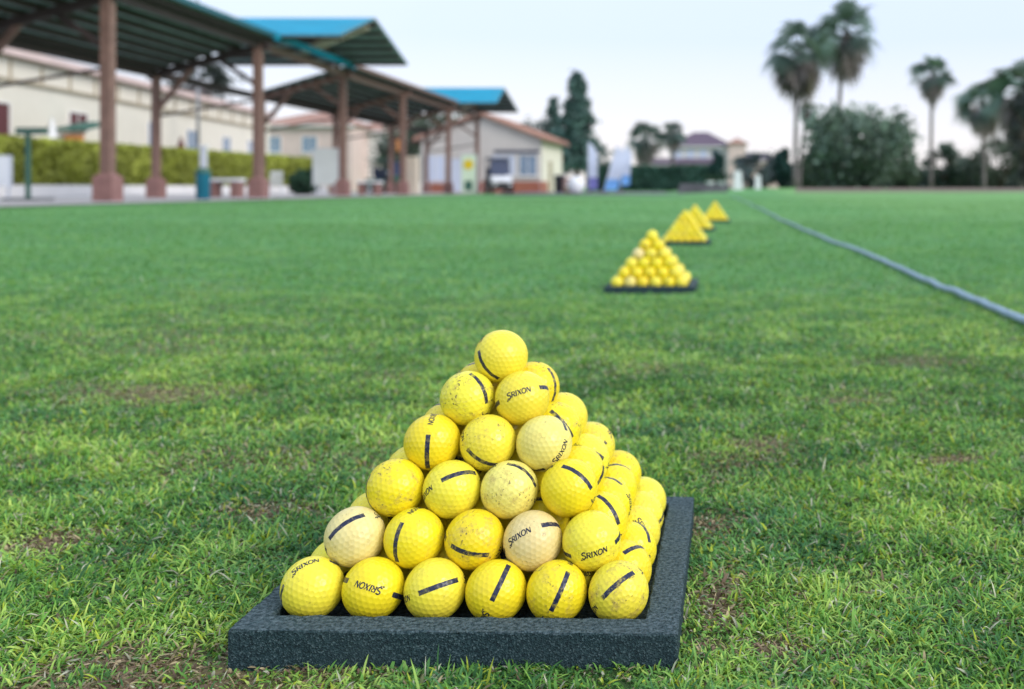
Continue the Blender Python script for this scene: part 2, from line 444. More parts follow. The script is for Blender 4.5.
def ellipse(cx, cy, rx, ry, a0=0, a1=360, n=20):
    return [(cx+rx*math.cos(R(a0+(a1-a0)*i/n)), cy+ry*math.sin(R(a0+(a1-a0)*i/n))) for i in range(n+1)]
GLYPHS = [  # strokes: (points, width)   unit: height of the small capitals
 [(ellipse(.36, .86, .30, .27, 25, 270, 14)+ellipse(.36, .27, .33, .30, 90, -160, 14), .155), ([(-.22, -.30), (.10, -.24), (.50, -.24)], .09), ([(-.22, -.30), (.02, -.10)], .10)],
 [([(.95, 0), (.95, 1)], .15), ([(.95, .97)]+ellipse(1.28, .73, .21, .24, 90, -90, 8)+[(.95, .49)], .10), ([(1.20, .49), (1.56, .0)], .15)],
 [([(1.78, 0), (1.78, 1)], .15), ([(1.66, .02), (1.90, .02)], .07), ([(1.66, .98), (1.90, .98)], .07)],
 [([(2.08, 1), (2.70, 0)], .16), ([(2.68, 1), (2.06, 0)], .09)],
 [(ellipse(3.22, .5, .37, .47, 0, 360, 22), .13)],
 [([(3.80, 0), (3.80, 1)], .09), ([(3.78, 1), (4.42, 0)], .16), ([(4.42, 0), (4.42, 1)], .09)],
]
def print_strips():
    """the two printed names, each laid on the dimpled sphere: list of (lon, lat) quads"""
    U = .182; quads = []
    for strokes in GLYPHS:
        for pts, w in strokes:
            p = [Vector(((x-2.2)*1.10+2.2+.16*y, y*1.06)) for x, y in pts]
            fine = []
            for a, b in zip(p[:-1], p[1:]):
                n = max(1, int((b-a).length/.16))
                fine += [a.lerp(b, i/n) for i in range(n)]
            fine.append(p[-1])
            rows = []
            for i, q in enumerate(fine):
                d = (fine[min(i+1, len(fine)-1)]-fine[max(i-1, 0)]).normalized(); s = Vector((-d.y, d.x))*w*.80
                rows.append((q-s, q, q+s))
            quads.append([[((r.x-2.2)*U, (r.y-.5)*U) for r in row] for row in rows])
    return quads
def make_ball_mesh(sub, name, mat, printed):
    bm = bmesh.new(); bmesh.ops.create_icosphere(bm, subdivisions=sub, radius=1)
    d = np.array([v.co[:] for v in bm.verts]); faces = [tuple(v.index for v in f.verts) for f in bm.faces]; bm.free()
    d /= np.linalg.norm(d, axis=1)[:, None]
    r = D/2-(dimple(d) if sub > 5 else 0)
    V = list(map(tuple, d*np.reshape(r, (-1, 1)))); mi = [0]*len(faces)
    if printed:
        for k, rows in enumerate(print_strips()):
            for face in (0, 1):
                dd = []
                for row in rows:
                    for lon, lat in row:
                        a = lon-math.pi/2+face*math.pi
                        dd.append((math.cos(a)*math.cos(lat), math.sin(a)*math.cos(lat), math.sin(lat)))
                dd = np.array(dd); rr = D/2-dimple(dd)+.00005+k*.000004
                n0 = len(V); V += list(map(tuple, dd*rr[:, None]))
                for i in range(len(rows)-1):
                    for j in range(2):
                        q = n0+i*3+j; faces.append((q, q+3, q+4, q+1)); mi.append(1)
    me = bpy.data.meshes.new(name); me.from_pydata(V, [], faces); me.update()
    me.polygons.foreach_set('use_smooth', [True]*len(faces))
    me.materials.append(mat); me.materials.append(M['ink'])
    me.polygons.foreach_set('material_index', mi)
    # every printed face looks outwards
    return me
BALL = make_ball_mesh(7, 'golf_ball', M['ball'], True)
BALL_FAR = make_ball_mesh(4, 'golf_ball_distant', M['ball_far'], False)

N6 = 6
SP = D*1.0065; DZ = D*.7030
CAM = np.array([0, 0, H])
TRAY_Z = .0340                                       # height of ball-centre layer 0 above ... see below
BALL_Z0 = .0345
def stack(idx):
    cx, cy, a = PYR[idx]; out = []
    tilt = .0136 if idx == 0 else 0
    for k in range(N6):
        n = N6-k
        for row in range(n):
            for c in range(n):
                x = (c-(n-1)/2)*SP; y = (row-(n-1)/2)*SP; z = k*DZ
                out.append((k, c, row, x*math.cos(tilt)+z*math.sin(tilt), y, z*math.cos(tilt)-x*math.sin(tilt)))
    A = np.array(out); P = A[:, 3:].copy()
    W = np.stack([cx+P[:, 0]*math.cos(a)-P[:, 1]*math.sin(a), cy+P[:, 0]*math.sin(a)+P[:, 1]*math.cos(a), BALL_Z0+DIP[idx]+P[:, 2]], 1)
    return A[:, :3].astype(int), W
FRONT_PX = [[(312.5,585.4),(373.4,586.8),(435,588),(496.2,590.9),(556.8,591.2),(618.7,591.8)],
 [(355.1,536.6),(414.1,538.1),(474.7,539.5),(532.8,541),(591.7,541)], [(395.7,487.6),(451.9,489.4),(509.4,489.9),(569.4,487.6)],
 [(432.3,442.5),(488,443),(544.2,443.6)], [(467.5,398.5),(522.2,398.2)], [(501.1,356.6)]]
# how the print lies on each front ball: S stripe / L name, offset (u,v) in radii, direction in the picture (x right, y up)
FRONT_PRINT = [[('L',-.26,.74,90,45),('L',-.15,.06,-70,30),('S',.14,.10,138,35),('S',.18,.32,-55,-105),('S',.12,.0,-64,-132),('S',-.02,.27,108,85)],
 [('S',-.34,.45,125,65),('S',-.60,-.12,-37,-125),('S',-.20,-.43,128,-37),('L',-.49,.17,77,30),('L',.08,-.43,95,25)],
 [('S',-.97,-.15,0,-1),('S',.30,.52,95,36),('S',.53,.60,98,-80),('S',.34,.44,98,-80)],
 [('S',-.19,-.42,-9,-100),('S',-.21,-.63,67,-48),('L',.60,-.35,37,62)],
 [('S',.49,.44,32,-93),('L',-.15,.20,80,24)], [('S',-.60,-.38,68,-93)]]
YEL, LEM, PAL, CRE = (.93,.745,.018), (.93,.79,.055), (.90,.79,.21), (.84,.72,.31)
FRONT_COL = [[LEM,YEL,LEM,YEL,YEL,LEM],[CRE,YEL,YEL,CRE,LEM],[YEL,LEM,PAL,YEL],[YEL,LEM,PAL],[LEM,LEM],[LEM]]
FRONT_DIRT = [[.25,.15,.25,.2,.75,1.0],[.35,.4,.9,.4,.5],[.9,.35,.8,.15],[.3,.7,.35],[1.0,.25],[.15]]
RIGHT_PRINT = {(4,1,1):('S',.82,.1,12,-85),(3,2,1):('S',.30,.2,71,-86),(2,3,1):('S',.75,-.35,40,25),(3,2,2):('S',-.9,-.3,5,-90),(2,3,2):('S',.2,.35,60,-25),(1,4,1):('S',.35,.45,45,-80),(0,5,3):('L',.35,.15,60,-75),(2,3,3):('S',.15,-.3,60,50),(1,4,4):('S',.45,-.4,60,-40)}
ORD = ['first','second','third','fourth','fifth','sixth']
LAYER = ['bottom layer','second layer','third layer','fourth layer','fifth layer','top']
FRONT_WORDS = {(0,0):'yellow golf ball with thin stripe on its left edge',(0,1):'bright yellow golf ball with upside-down printed name',(0,2):'lemon golf ball with nearly level navy stripe',
 (0,3):'yellow golf ball with steep navy stripe',(0,4):'bright yellow golf ball with steep stripe across its middle',(0,5):'lemon golf ball with diagonal navy stripe and dirt specks',
 (1,0):'cream golf ball with rising navy stripe',(1,1):'bright yellow golf ball with curved steep stripe on its left side',(1,2):'speckled yellow golf ball with low navy stripe',(1,3):'cream golf ball with printed name and stripe on its right',(1,4):'yellow golf ball with printed name low on its front',
 (2,0):'brown speckled yellow golf ball without visible stripe',(2,1):'yellow golf ball with short rising stripe near its top',(2,2):'pale yellow golf ball with stripe over its top right',(2,3):'deep yellow golf ball with falling stripe on top',
 (3,0):'bright yellow golf ball with vertical stripe',(3,1):'yellow golf ball with stripe at its bottom',(3,2):'pale yellow golf ball with printed name on its right side',
 (4,0):'dirty yellow golf ball with curved stripe at top right',(4,1):'yellow golf ball with printed name facing the viewer',(5,0):'yellow golf ball on the very top with stripe at lower left'}
WHICH = ['nearest pyramid','second pyramid','third pyramid','fourth pyramid','farthest pyramid']
def visible_mask(W, cams):
    n = len(W); r = D/2
    i = np.arange(90)+.5; ph = np.arccos(1-2*i/90); th = np.pi*(1+5**.5)*i
    S = np.stack([np.cos(th)*np.sin(ph), np.sin(th)*np.sin(ph), np.cos(ph)], 1)
    vis = np.zeros(n, int)
    for c in cams:
        for b in range(n):
            pts = W[b]+S*(r*1.002); d = c-pts; L = np.linalg.norm(d, axis=1); d /= L[:, None]
            front = (d*S).sum(1) > 0
            if not front.any(): continue
            pts = pts[front]; d = d[front]
            oc = W[None]-pts[:, None]; t = (oc*d[:, None]).sum(2); q = (oc**2).sum(2)-t**2
            hit = (t > 0) & (q < r*r); hit[:, b] = False
            vis[b] += int((~hit.any(1)).sum())
    return vis
def orient(Wp, feat):
    kind, u, v, dx, dy = feat
    f = Vector(Wp)-Vector(CAM); f.normalize(); r = f.cross(Vector((0, 0, 1))).normalized(); up = r.cross(f)
    w = math.sqrt(max(.0, 1-u*u-v*v)); n = (r*u+up*v-f*w).normalized()
    t = (r*dx+up*dy); t = (t-n*t.dot(n)).normalized(); z = n.cross(t)
    cols = (t, -n, z) if kind == 'L' else (n, t, z)
    return Matrix(cols).transposed()
def make_pyramids():
    count = {}
    for idx in range(5):
        K, W = stack(idx)
        if idx == 0:
            for k in range(6):
                for c, (px, py) in enumerate(FRONT_PX[k]):
                    i = [j for j in range(len(K)) if tuple(K[j]) == (k, c, 0)][0]
                    t = at(px, py, W[i, 1]); dx, dz = t.x-W[i, 0], t.z-W[i, 2]
                    W[i, 0] += dx*.9; W[i, 2] += dz*.9 if k else dz*.4
            for i in range(len(K)):
                if K[i][2]: W[i] += rng.normal(0, .0006, 3)*(1, 1, .4)
            for it in range(60):                     # push overlapping balls apart
                dv = W[:, None]-W[None]; L = np.linalg.norm(dv, axis=2)+np.eye(len(W)); ov = np.clip(D*.978-L, 0, 1)*(1-np.eye(len(W)))
                W += (dv/L[..., None]*ov[..., None]).sum(1)*.25
                W[:, 2] = np.maximum(W[:, 2], BALL_Z0-.0136*(W[:, 0]-PYR[0][0])-.0002)
        vis = visible_mask(W, [CAM])
        side = visible_mask(W, [CAM+np.array([-.45, 0, .05]), CAM+np.array([.45, 0, .05])])
        for i in range(len(K)):
            k, c, row = map(int, K[i]); n = 6-k
            shell = c in (0, n-1) or row in (0, n-1) or k == 5
            if not (vis[i] > 0 or idx == 0 or (side[i] > 3 and shell and idx == 0) or (side[i] > 3 and shell and c in (0, n-1))): continue
            o = bpy.data.objects.new('golf_ball', BALL if idx == 0 else BALL_FAR)
            link(o); o.location = W[i]
            if idx == 0 and row == 0:
                m = orient(W[i], FRONT_PRINT[k][c]); base = FRONT_COL[k][c]; dirt = FRONT_DIRT[k][c]
            else:
                f = RIGHT_PRINT.get((k, c, row)) if idx == 0 else None
                m = orient(W[i], f) if f else Euler((rng.uniform(0, 6.28), rng.uniform(0, 6.28), rng.uniform(0, 6.28))).to_matrix()
                base = [YEL, YEL, LEM, LEM, PAL, CRE][rng.choice(6, p=([.3, .2, .3, .2, 0, 0] if idx == 0 else [.22, .2, .25, .17, .14, .02]))]; dirt = rng.uniform(.2, .85)
                if idx >= 2: base = [YEL, LEM][rng.integers(2)]
            j = rng.uniform(.93, 1.05)
            o.rotation_euler = m.to_euler(); o.color = (min(base[0]*j, .9), base[1]*j*rng.uniform(.96, 1.03), base[2], dirt)
            side_w = None
            if k == 5: pos = 'alone on top of'
            if idx == 0 and row == 0:
                lab = FRONT_WORDS[(k, c)]
                if k < 5 and len(lab.split()) <= 9:
                    lab += ', '+(ORD[c]+' from left')+', '+['bottom row','second row up','third row up','fourth row up','fifth row up'][k]
            elif k == 5: lab = 'yellow golf ball alone on the top of the '+WHICH[idx]
            elif row == 0: lab = 'yellow golf ball, %s from left in the front face, %s, %s' % (ORD[c], LAYER[k], WHICH[idx])
            elif c == n-1: lab = 'yellow golf ball, %s back along the right edge, %s, %s' % (ORD[row], LAYER[k], WHICH[idx])
            elif c == 0: lab = 'yellow golf ball, %s back along the left edge, %s, %s' % (ORD[row], LAYER[k], WHICH[idx])
            elif row == n-1: lab = 'yellow golf ball, %s from left in the rear face, %s, %s' % (ORD[c], LAYER[k], WHICH[idx])
            else: lab = 'golf ball glimpsed inside, %s row back, %s from left, %s, %s' % (ORD[row], ORD[c], LAYER[k], WHICH[idx])
            tag(o, lab, 'golf ball', 'golf balls stacked in the '+WHICH[idx])
            count[idx] = count.get(idx, 0)+1
        cx, cy, a = PYR[idx]
        tr = make_tray() if idx == 0 else TRAYS[0].copy()
        if idx: link(tr)
        TRAYS.append(tr)
        tr.location = (cx, cy, BALL_Z0+DIP[idx]); tr.rotation_euler = (0, .0136 if idx == 0 else 0, a)
        tag(tr, 'dark speckled rubber tray under the '+WHICH[idx]+' of golf balls', 'ball tray', 'rubber trays under the ball pyramids')
    print('balls', count)
TRAYS = []
def make_tray():
    x0, x1, y0, y1, zt, zb = -.1455, .1529, -.1544, .1515, -.0088, -.0400
    ix0, ix1, iy0, iy1, zf = -.1262, .1293, -.1302, .1290, -.0216
    v = []
    for (a, b, c, d, z) in ((x0, x1, y0, y1, zb), (x0, x1, y0, y1, zt), (ix0, ix1, iy0, iy1, zt), (ix0, ix1, iy0, iy1, zf)):
        v += [(a, c, z), (b, c, z), (b, d, z), (a, d, z)]
    f = [(3, 2, 1, 0), (12, 13, 14, 15)]
    for k in range(4):
        n = (k+1) % 4
        f += [(k, n, 4+n, 4+k), (4+k, 4+n, 8+n, 8+k), (8+k, 8+n, 12+n, 12+k)]
    me = bpy.data.meshes.new('rubber_tray'); me.from_pydata(v, [], f); me.update(); me.materials.append(M['rubber'])
    bm = bmesh.new(); bm.from_mesh(me)
    bmesh.ops.bevel(bm, geom=[e for e in bm.edges], offset=.0016, segments=2, affect='EDGES', profile=.5)
    bmesh.ops.subdivide_edges(bm, edges=[e for e in bm.edges if e.calc_length() > .05], cuts=40, use_grid_fill=True)
    for q in bm.verts:
        q.co += Vector((random.gauss(0, 1), random.gauss(0, 1), random.gauss(0, 1)))*.00025
    bmesh.ops.recalc_face_normals(bm, faces=bm.faces)
    bm.to_mesh(me); bm.free()
    return link(bpy.data.objects.new('rubber_tray', me))
make_pyramids()

# ------------------------------------------------------------------ hose on the grass
def make_hose():
    pts = [(.675, .6), (.672, 1.5), (.666, 2.43), (.655, 3.17), (.610, 4.56), (.525, 6.56), (.455, 8.9), (.376, 11.8), (.28, 15.5), (.16, 20.7), (0, 28), (-.4, 40)]
    P = []
    for i in range(len(pts)-1):
        p0 = Vector(pts[max(i-1, 0)]); p1 = Vector(pts[i]); p2 = Vector(pts[i+1]); p3 = Vector(pts[min(i+2, len(pts)-1)])
        for s in range(14):
            t = s/14
            q = .5*((2*p1)+(p2-p0)*t+(2*p0-5*p1+4*p2-p3)*t*t+(3*p1-p0-3*p2+p3)*t**3)
            P.append((q.x+.002*math.sin(i*3+t*5), q.y, 0))
    z = ground_z(np.array([p[0] for p in P]), np.array([p[1] for p in P]))
    P = [(x, y, zz+.013) for (x, y, _), zz in zip(P, z)]
    o = MB().tube(P, .0098, 12).build('hose', M['hose'], None, True)
    tag(o, 'long grey blue hose lying across the lawn at right', 'hose')
make_hose()

# ------------------------------------------------------------------ shelter
def make_shelter():
    root = thing('range_shelter', (-15, 31, 0), 'long open shelter with brown posts, dark soffit and teal gabled roofs', 'shelter')
    o = Vector((-15, 31, 0))
    L = lambda x, y, z: Vector((x, y, z))-o
    hf, hb, bx_ = 4.62, 3.72, -3.05
    def post(x, y, h, w=.24):
        m = MB().box(L(x, y, h/2+.28), (w, w, h-.55)).build('post', M['timber'], root, bevel=.015)
        pm = MB(); pm.box(L(x, y, .28), (w+.2, w+.2, .56)); pm.box(L(x, y, .60), (w+.18, w+.18, .08), None, .62)
        pm.build('plinth', M['plinth'], m)
    def panel(ya, yb, name='roof_panel', fm_mat=None):
        a, b = ya-.15, yb+.15
        xo = .45; s = (hf-hb)/(-bx_); up = .22
        q = [L(fx(a)+xo, a, hf+up+s*xo), L(fx(b)+xo, b, hf+up+s*xo), L(fx(b)+bx_-.35, b, hb+up-s*.35), L(fx(a)+bx_-.35, a, hb+up-s*.35)]
        r = MB().slab(q, .05).build(name, M['soffit'], root)
        top = [p+Vector((0, 0, .012)) for p in q]
        MB().slab(top, .009).build('roof_sheet', M['teal'], r)
        fm = MB(); fm.beam(q[0]+Vector((.03, 0, -.06)), q[1]+Vector((.03, 0, -.06)), .05, .13); fm.build('fascia', fm_mat or M['tealdark'], r)
        # purlins run along the shelter, rafters across it
        pm = MB()
        for i in range(9):
            t = (i+.5)/9
            pm.beam(q[0].lerp(q[3], t)+Vector((0, 0, -.13)), q[1].lerp(q[2], t)+Vector((0, 0, -.13)), .09, .14)
        pm.build('purlin_set', M['timber_dark'], r)
        return r
    def frame(y, first):
        x = fx(y)
        post(x, y, hf, .23); post(x+bx_, y, hb, .20)
        MB().beam(L(x+.35, y, hf-.02), L(x+bx_-.25, y, hb-.06), .14, .20).build('rafter', M['timber_dark'] if y < 32 else M['timber'], root)
        MB().beam(L(x, y, hf-1.25), L(x-1.2, y, hf-.42), .10, .12).build('brace', M['timber_dark'] if y < 32 else M['timber'], root)
        MB().beam(L(x+bx_, y, hb-1.1), L(x+bx_+1.1, y, hb+.22), .11, .14).build('brace', M['timber'], root)
        MB().beam(L(x+bx_, y+.05, hb-1.25), L(x, y+.05, hb-.95+.2), .05, .07).build('tie', M['timber_dark'], root)
    for ya, yb in ((7.0, 31.0), (38.9, 55.3)): panel(ya, yb, fm_mat=M['timber'] if ya > 20 else None)
    for y in (14.8, 22.8, 31.0, 38.9, 46.8, 55.3, 62.5): frame(y, 0)
    for ya, yb in ((7.0, 31.0), (31.0, 38.9), (38.9, 55.3), (55.3, 62.5)):
        MB().beam(L(fx(ya), ya, hf+.0), L(fx(yb), yb, hf+.0), .16, .22).build('front_beam', M['timber_dark'] if ya < 20 else M['timber'], root)
        MB().beam(L(fx(ya)+bx_, ya, hb-.0), L(fx(yb)+bx_, yb, hb-.0), .16, .22).build('rear_beam', M['timber_dark'], root)
    # roof light fascia carrying on over the walkway
    MB().beam(L(fx(31)+.48, 31, hf+.26), L(fx(38.9)+.48, 38.9, hf+.26), .05, .2).build('fascia', M['teal'], root)
    def gable(y0, yr, y1, xe0, xer, xe1, he=4.94, hr=6.06):
        xl = -19.0
        for name, (ya, xa), s in (('gable_roof', (y0, xe0), 1), ('gable_roof', (y1, xe1), -1)):
            q = [L(xl, ya, he), L(xa, ya, he), L(xer, yr, hr), L(xl, yr, hr)]
            r = MB().slab(q, .05).build('gable_roof', M['soffit'], root)
            MB().slab([p+Vector((0, 0, .014)) for p in q], .010).build('roof_sheet', M['teal'], r)
            pm = MB()
            for i in range(6):
                t = (i+.5)/6
                pm.beam(q[0].lerp(q[3], t)+Vector((0, 0, -.12)), q[1].lerp(q[2], t)+Vector((-.05, 0, -.12)), .08, .12)
            pm.build('purlin_set', M['timber_dark'], r)
            # corrugation seen along the verge
            vm = MB()
            for i in range(22):
                t = (i+.5)/22; p = q[1].lerp(q[2], t); vm.tube([p+Vector((.02, 0, -.02)), p+Vector((-.5, 0, -.02))], .035, 6)
            vm.build('verge_ribs', M['soffit'], r)
        xm = fx(yr)
        MB().beam(L(fx(y0), y0+.3, he-.1), L(fx(yr), yr, hr-.15), .14, .18).build('rafter', M['timber'], root)
        MB().beam(L(fx(y1), y1-.3, he-.1), L(fx(yr), yr, hr-.15), .14, .18).build('rafter', M['timber'], root)
        MB().beam(L(xer-.25, yr, hr-.28), L(xer-2.4, yr-.1, hr-1.15), .2, .2).build('brace', M['orange'] if False else M['beige'], root)
        MB().beam(L(xl, yr, hr-.16), L(xer-.1, yr, hr-.16), .12, .2).build('ridge_beam', M['timber_dark'], root)
    gable(31.3, 35.0, 38.7, -12.1, -12.33, -12.4)
    gable(56.0, 59.4, 62.7, -13.15, -13.5, -13.4)
make_shelter()

# ------------------------------------------------------------------ vegetation helpers
def leaf_cloud(C, sizes, cols, name, mat, parent, origin, elong=1.6, normal_up=0.0):
    n = len(C)
    a = rng.normal(size=(n, 3)); a[:, 2] += normal_up; a /= np.linalg.norm(a, axis=1)[:, None]
    b = rng.normal(size=(n, 3)); b -= a*(a*b).sum(1)[:, None]; b /= np.linalg.norm(b, axis=1)[:, None]; c = np.cross(a, b)
    s = np.asarray(sizes).reshape(-1, 1)*np.ones((n, 1))
    V = np.stack([C-b*s*elong, C+c*s, C+b*s*elong, C-c*s], 1)-np.array(origin)
    i = np.arange(n)[:, None]*4+np.arange(4)[None]
    return np_mesh(name, V.reshape(-1, 3), i.ravel(), np.arange(n)*4, mat, np.repeat(cols, 4, 0), parent=parent)
def clumps(n_cl, per, fn, spread):
    cs = np.array([fn() for _ in range(n_cl)])
    pts = np.repeat(cs, per, 0)+rng.normal(0, 1, (n_cl*per, 3))*spread
    tone = np.repeat(rng.uniform(.55, 1.35, n_cl), per)
    return pts, tone
def bush(name, px, Y, w, h, label, cat, c, base=None, n=60, per=45, leaf=.09, group=None, trunk=False, py=None, kind_round=True):
    p = at(px, PY, Y); z0 = float(ground_z(np.array([p.x]), np.array([p.y]))[0]) if base is None else base
    root = thing(name, (p.x, p.y, z0), label, cat, group=group)
    def fn():
        d = rng.normal(size=3); d /= np.linalg.norm(d); r = rng.uniform(.55, 1.0)**.5*rng.uniform(.85, 1.06)
        return np.array([d[0]*w/2*r, d[1]*w/2*r, h/2+d[2]*h/2*r*.97])
    P, tone = clumps(n, per, fn, min(w, h)*.075)
    P[:, 2] = np.abs(P[:, 2])
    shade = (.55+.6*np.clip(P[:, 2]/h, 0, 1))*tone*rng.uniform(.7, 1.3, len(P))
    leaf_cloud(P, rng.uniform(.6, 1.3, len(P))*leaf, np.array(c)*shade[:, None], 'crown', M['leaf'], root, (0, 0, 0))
    m = MB()
    for k in range(5):
        a = k*1.26; m.tube([(0.05*math.cos(a), .05*math.sin(a), -.05), (w*.16*math.cos(a), w*.16*math.sin(a), h*.4), (w*.3*math.cos(a+.3), w*.3*math.sin(a+.3), h*.78)], [w*.02+.02, w*.014+.01, .01], 6)
    m.build('trunk', M['bark2'], root, True)
    return root
def palm(px, Y, top_py, crown_r, label, lean=0.0, skirt=1.0, group='tall palms at the back of the range', base=None, green=(.14, .21, .185), droop=1.0, trunk_r=.19, nf=30):
    p = at(px, PY, Y); z0 = float(ground_z(np.array([p.x]), np.array([p.y]))[0])
    ht = at(px, top_py, Y).z-z0; hc = ht-crown_r*.85
    root = thing('palm_tree', (p.x, p.y, z0), label, 'palm tree', group=group)
    path = [(lean*(t**1.6)*1.0, .1*math.sin(t*3), hc*t) for t in [i/10 for i in range(11)]]
    m = MB().tube([(x, y, z-(.1 if i == 0 else 0)) for i, (x, y, z) in enumerate(path)], [trunk_r*(1.5 if i == 0 else 1.12-.25*i/10) for i in range(11)], 10)
    for k in range(40):
        t = (k+.5)/40; m.lathe([(trunk_r*1.0, 0), (trunk_r*1.16, .03), (trunk_r*1.0, .06)], (lean*t**1.6, .1*math.sin(t*3), hc*t), 10)
    m.build('trunk', M['bark'], root, True)
    top = np.array([lean, .1*math.sin(3), hc])
    def fronds(n, el0, el1, rad, c, drp, width, pet):
        V = []; C = []; Fq = []
        for k in range(n):
            az = rng.uniform(0, 2*np.pi); el = math.asin(rng.uniform(math.sin(R(el0)), math.sin(R(el1)))); d = np.array([math.cos(az)*math.cos(el), math.sin(az)*math.cos(el), math.sin(el)])
            s = np.array([-math.sin(az), math.cos(az), 0]); up = np.cross(s, d)*-1
            up = np.cross(d, s); ro = rng.uniform(-1.1, 1.1); s = s*math.cos(ro)+up*math.sin(ro); up = np.cross(d, s); r = rad*rng.uniform(.8, 1.12)
            hub = top+d*r*pet+np.array([0, 0, -.12*r*drp]); cc = np.array(c)*rng.uniform(.55, 1.5)
            # petiole
            n0 = len(V); V += [top-s*.05, top+s*.05, hub+s*.04, hub-s*.04]; Fq.append((n0, n0+1, n0+2, n0+3)); C += [cc*.9]*4
            for j in range(11):
                b = (j-5)/5*1.15; ld = d*math.cos(b)+s*math.sin(b); ln = r*(1-pet)*(1-.25*abs(b)/1.25)*rng.uniform(.85, 1.1)
                lw = ln*width; perp = np.cross(ld, up); perp /= np.linalg.norm(perp)+1e-9
                mid = hub+ld*ln*.6+np.array([0, 0, -.06*ln*drp]); tip = hub+ld*ln+np.array([0, 0, -.42*ln*drp])
                n0 = len(V); V += [hub-perp*lw*.3, hub+perp*lw*.3, mid+perp*lw, mid-perp*lw, tip]
                Fq += [(n0, n0+1, n0+2, n0+3), (n0+3, n0+2, n0+4)]; C += [cc]*5
        return V, Fq, C
    def to_obj(parts, name, mat):
        V = []; Fq = []; C = []
        for v, f, c in parts:
            n = len(V); V += v; C += c; Fq += [tuple(i+n for i in q) for q in f]
        loops = np.array([i for q in Fq for i in q]); st = np.cumsum([0]+[len(q) for q in Fq[:-1]])
        np_mesh(name, np.array(V), loops, st, mat, np.array(C), parent=root)
    to_obj([fronds(int(nf*.95), -22, 88, crown_r*1.15, green, droop*.9, .055, .37), fronds(nf//4, -45, -15, crown_r, tuple(x*.8 for x in green), 1.3, .042, .42)], 'crown', M['leaf'])
    if skirt:
        parts = []
        for q in range(5):
            parts.append(fronds(max(3, int(6*skirt)), -88, -66+q*6, crown_r*(1.25-.10*q), (.26, .225, .235), .7, .06, .35))
        to_obj(parts, 'dead_frond_skirt', M['leaf'])
    return root
def conifer(px, Y, top_py, w, label, base_py=186, group=None, c=(.095, .175, .16)):
    p = at(px, PY, Y); ht = at(px, top_py, Y).z
    root = thing('conifer_tree', (p.x, p.y, 0), label, 'conifer', group=group)
    MB().tube([(0, 0, -.1), (0, 0, ht*.5), (.05, 0, ht*.97)], [w*.05, w*.03, .03], 8).build('trunk', M['bark2'], root, True)
    P = []; T = []
    for k in range(105):
        t = rng.uniform(.12, 1)**.85; z = ht*(.10+.9*t); r0 = w/2*(1-t)**.92*rng.uniform(.35, 1.3)+.10; az = rng.uniform(0, 6.28)
        tone = rng.uniform(.5, 1.5)
        m_ = 70
        s = rng.random(m_)**.7; droop = -.25*r0*s**1.5+.12*r0*s
        q = np.stack([np.cos(az)*r0*s, np.sin(az)*r0*s, z+droop], 1)+rng.normal(0, 1, (m_, 3))*(.07*w*(1-.5*t))
        P.append(q); T += [tone]*m_
    P = np.concatenate(P); T = np.array(T)
    leaf_cloud(P, rng.uniform(.06, .14, len(P))*w/4.5, np.array(c)*(T*rng.uniform(.6, 1.4, len(P)))[:, None], 'crown', M['needle'], root, (0, 0, 0), 2.0)
    return root

# trees and shrubs, far foliage colours lightened to stand in for haze
palm(795, 92, 14, 3.5, 'tall palm with shaggy brown skirt, leftmost of the right-hand pair', .35, 1.5)
palm(836, 95, -6, 3.6, 'tallest palm with long hanging fronds beside the shaggy palm', .9, 1.1)
palm(931, 96, 50, 2.3, 'slim lone palm between the round bush and the right edge', .15, .8, trunk_r=.16)
palm(984, 90, 76, 2.5, 'shorter palm left of the big tree at the right edge', -.1, 1.0, trunk_r=.16)
palm(1022, 82, 52, 3.3, 'bushy palm cut off by the right edge of the picture', .1, 2.0)
palm(799, 100, 100, 1.1, 'short palm stem behind the shaggy palm', .9, .6, trunk_r=.18)
palm(645, 118, 117, 2.6, 'small feathery palm left of the villa', .2, .4, 'palms in front of the villa', green=(.11, .16, .15))
palm(673, 115, 119, 1.7, 'small round palm touching the villa roof', -.1, .5, 'palms in front of the villa', green=(.10, .15, .14))
palm(196, 76, 48, 2.4, 'grey green palm seen through the shelter gap', .2, .4, 'palm behind the shelter', green=(.06, .075, .075))
bush('round_bush', 860, 78, 7.5, 6.2, 'big round dark green tree below the tallest palm', 'tree', (.185, .265, .22), n=120, per=60, leaf=.16)
conifer(577, 84, 76, 5.2, 'tall dark pointed conifer behind the clubhouse')
conifer(553, 88, 100, 3.2, 'smaller conifer left of the tall pointed conifer')
def cypress(px, Y, top, w, label):
    p = at(px, PY, Y); h = at(px, top, Y).z
    return bush('cypress_tree', px, Y, w, h, label, 'cypress', (.03, .085, .08), n=60, per=50, leaf=.1)
cypress(783, 70, 150, 1.1, 'narrow dark cypress left of the palm trunks')
cypress(716, 75, 152, 1.0, 'clipped dark topiary tree in front of the villa')
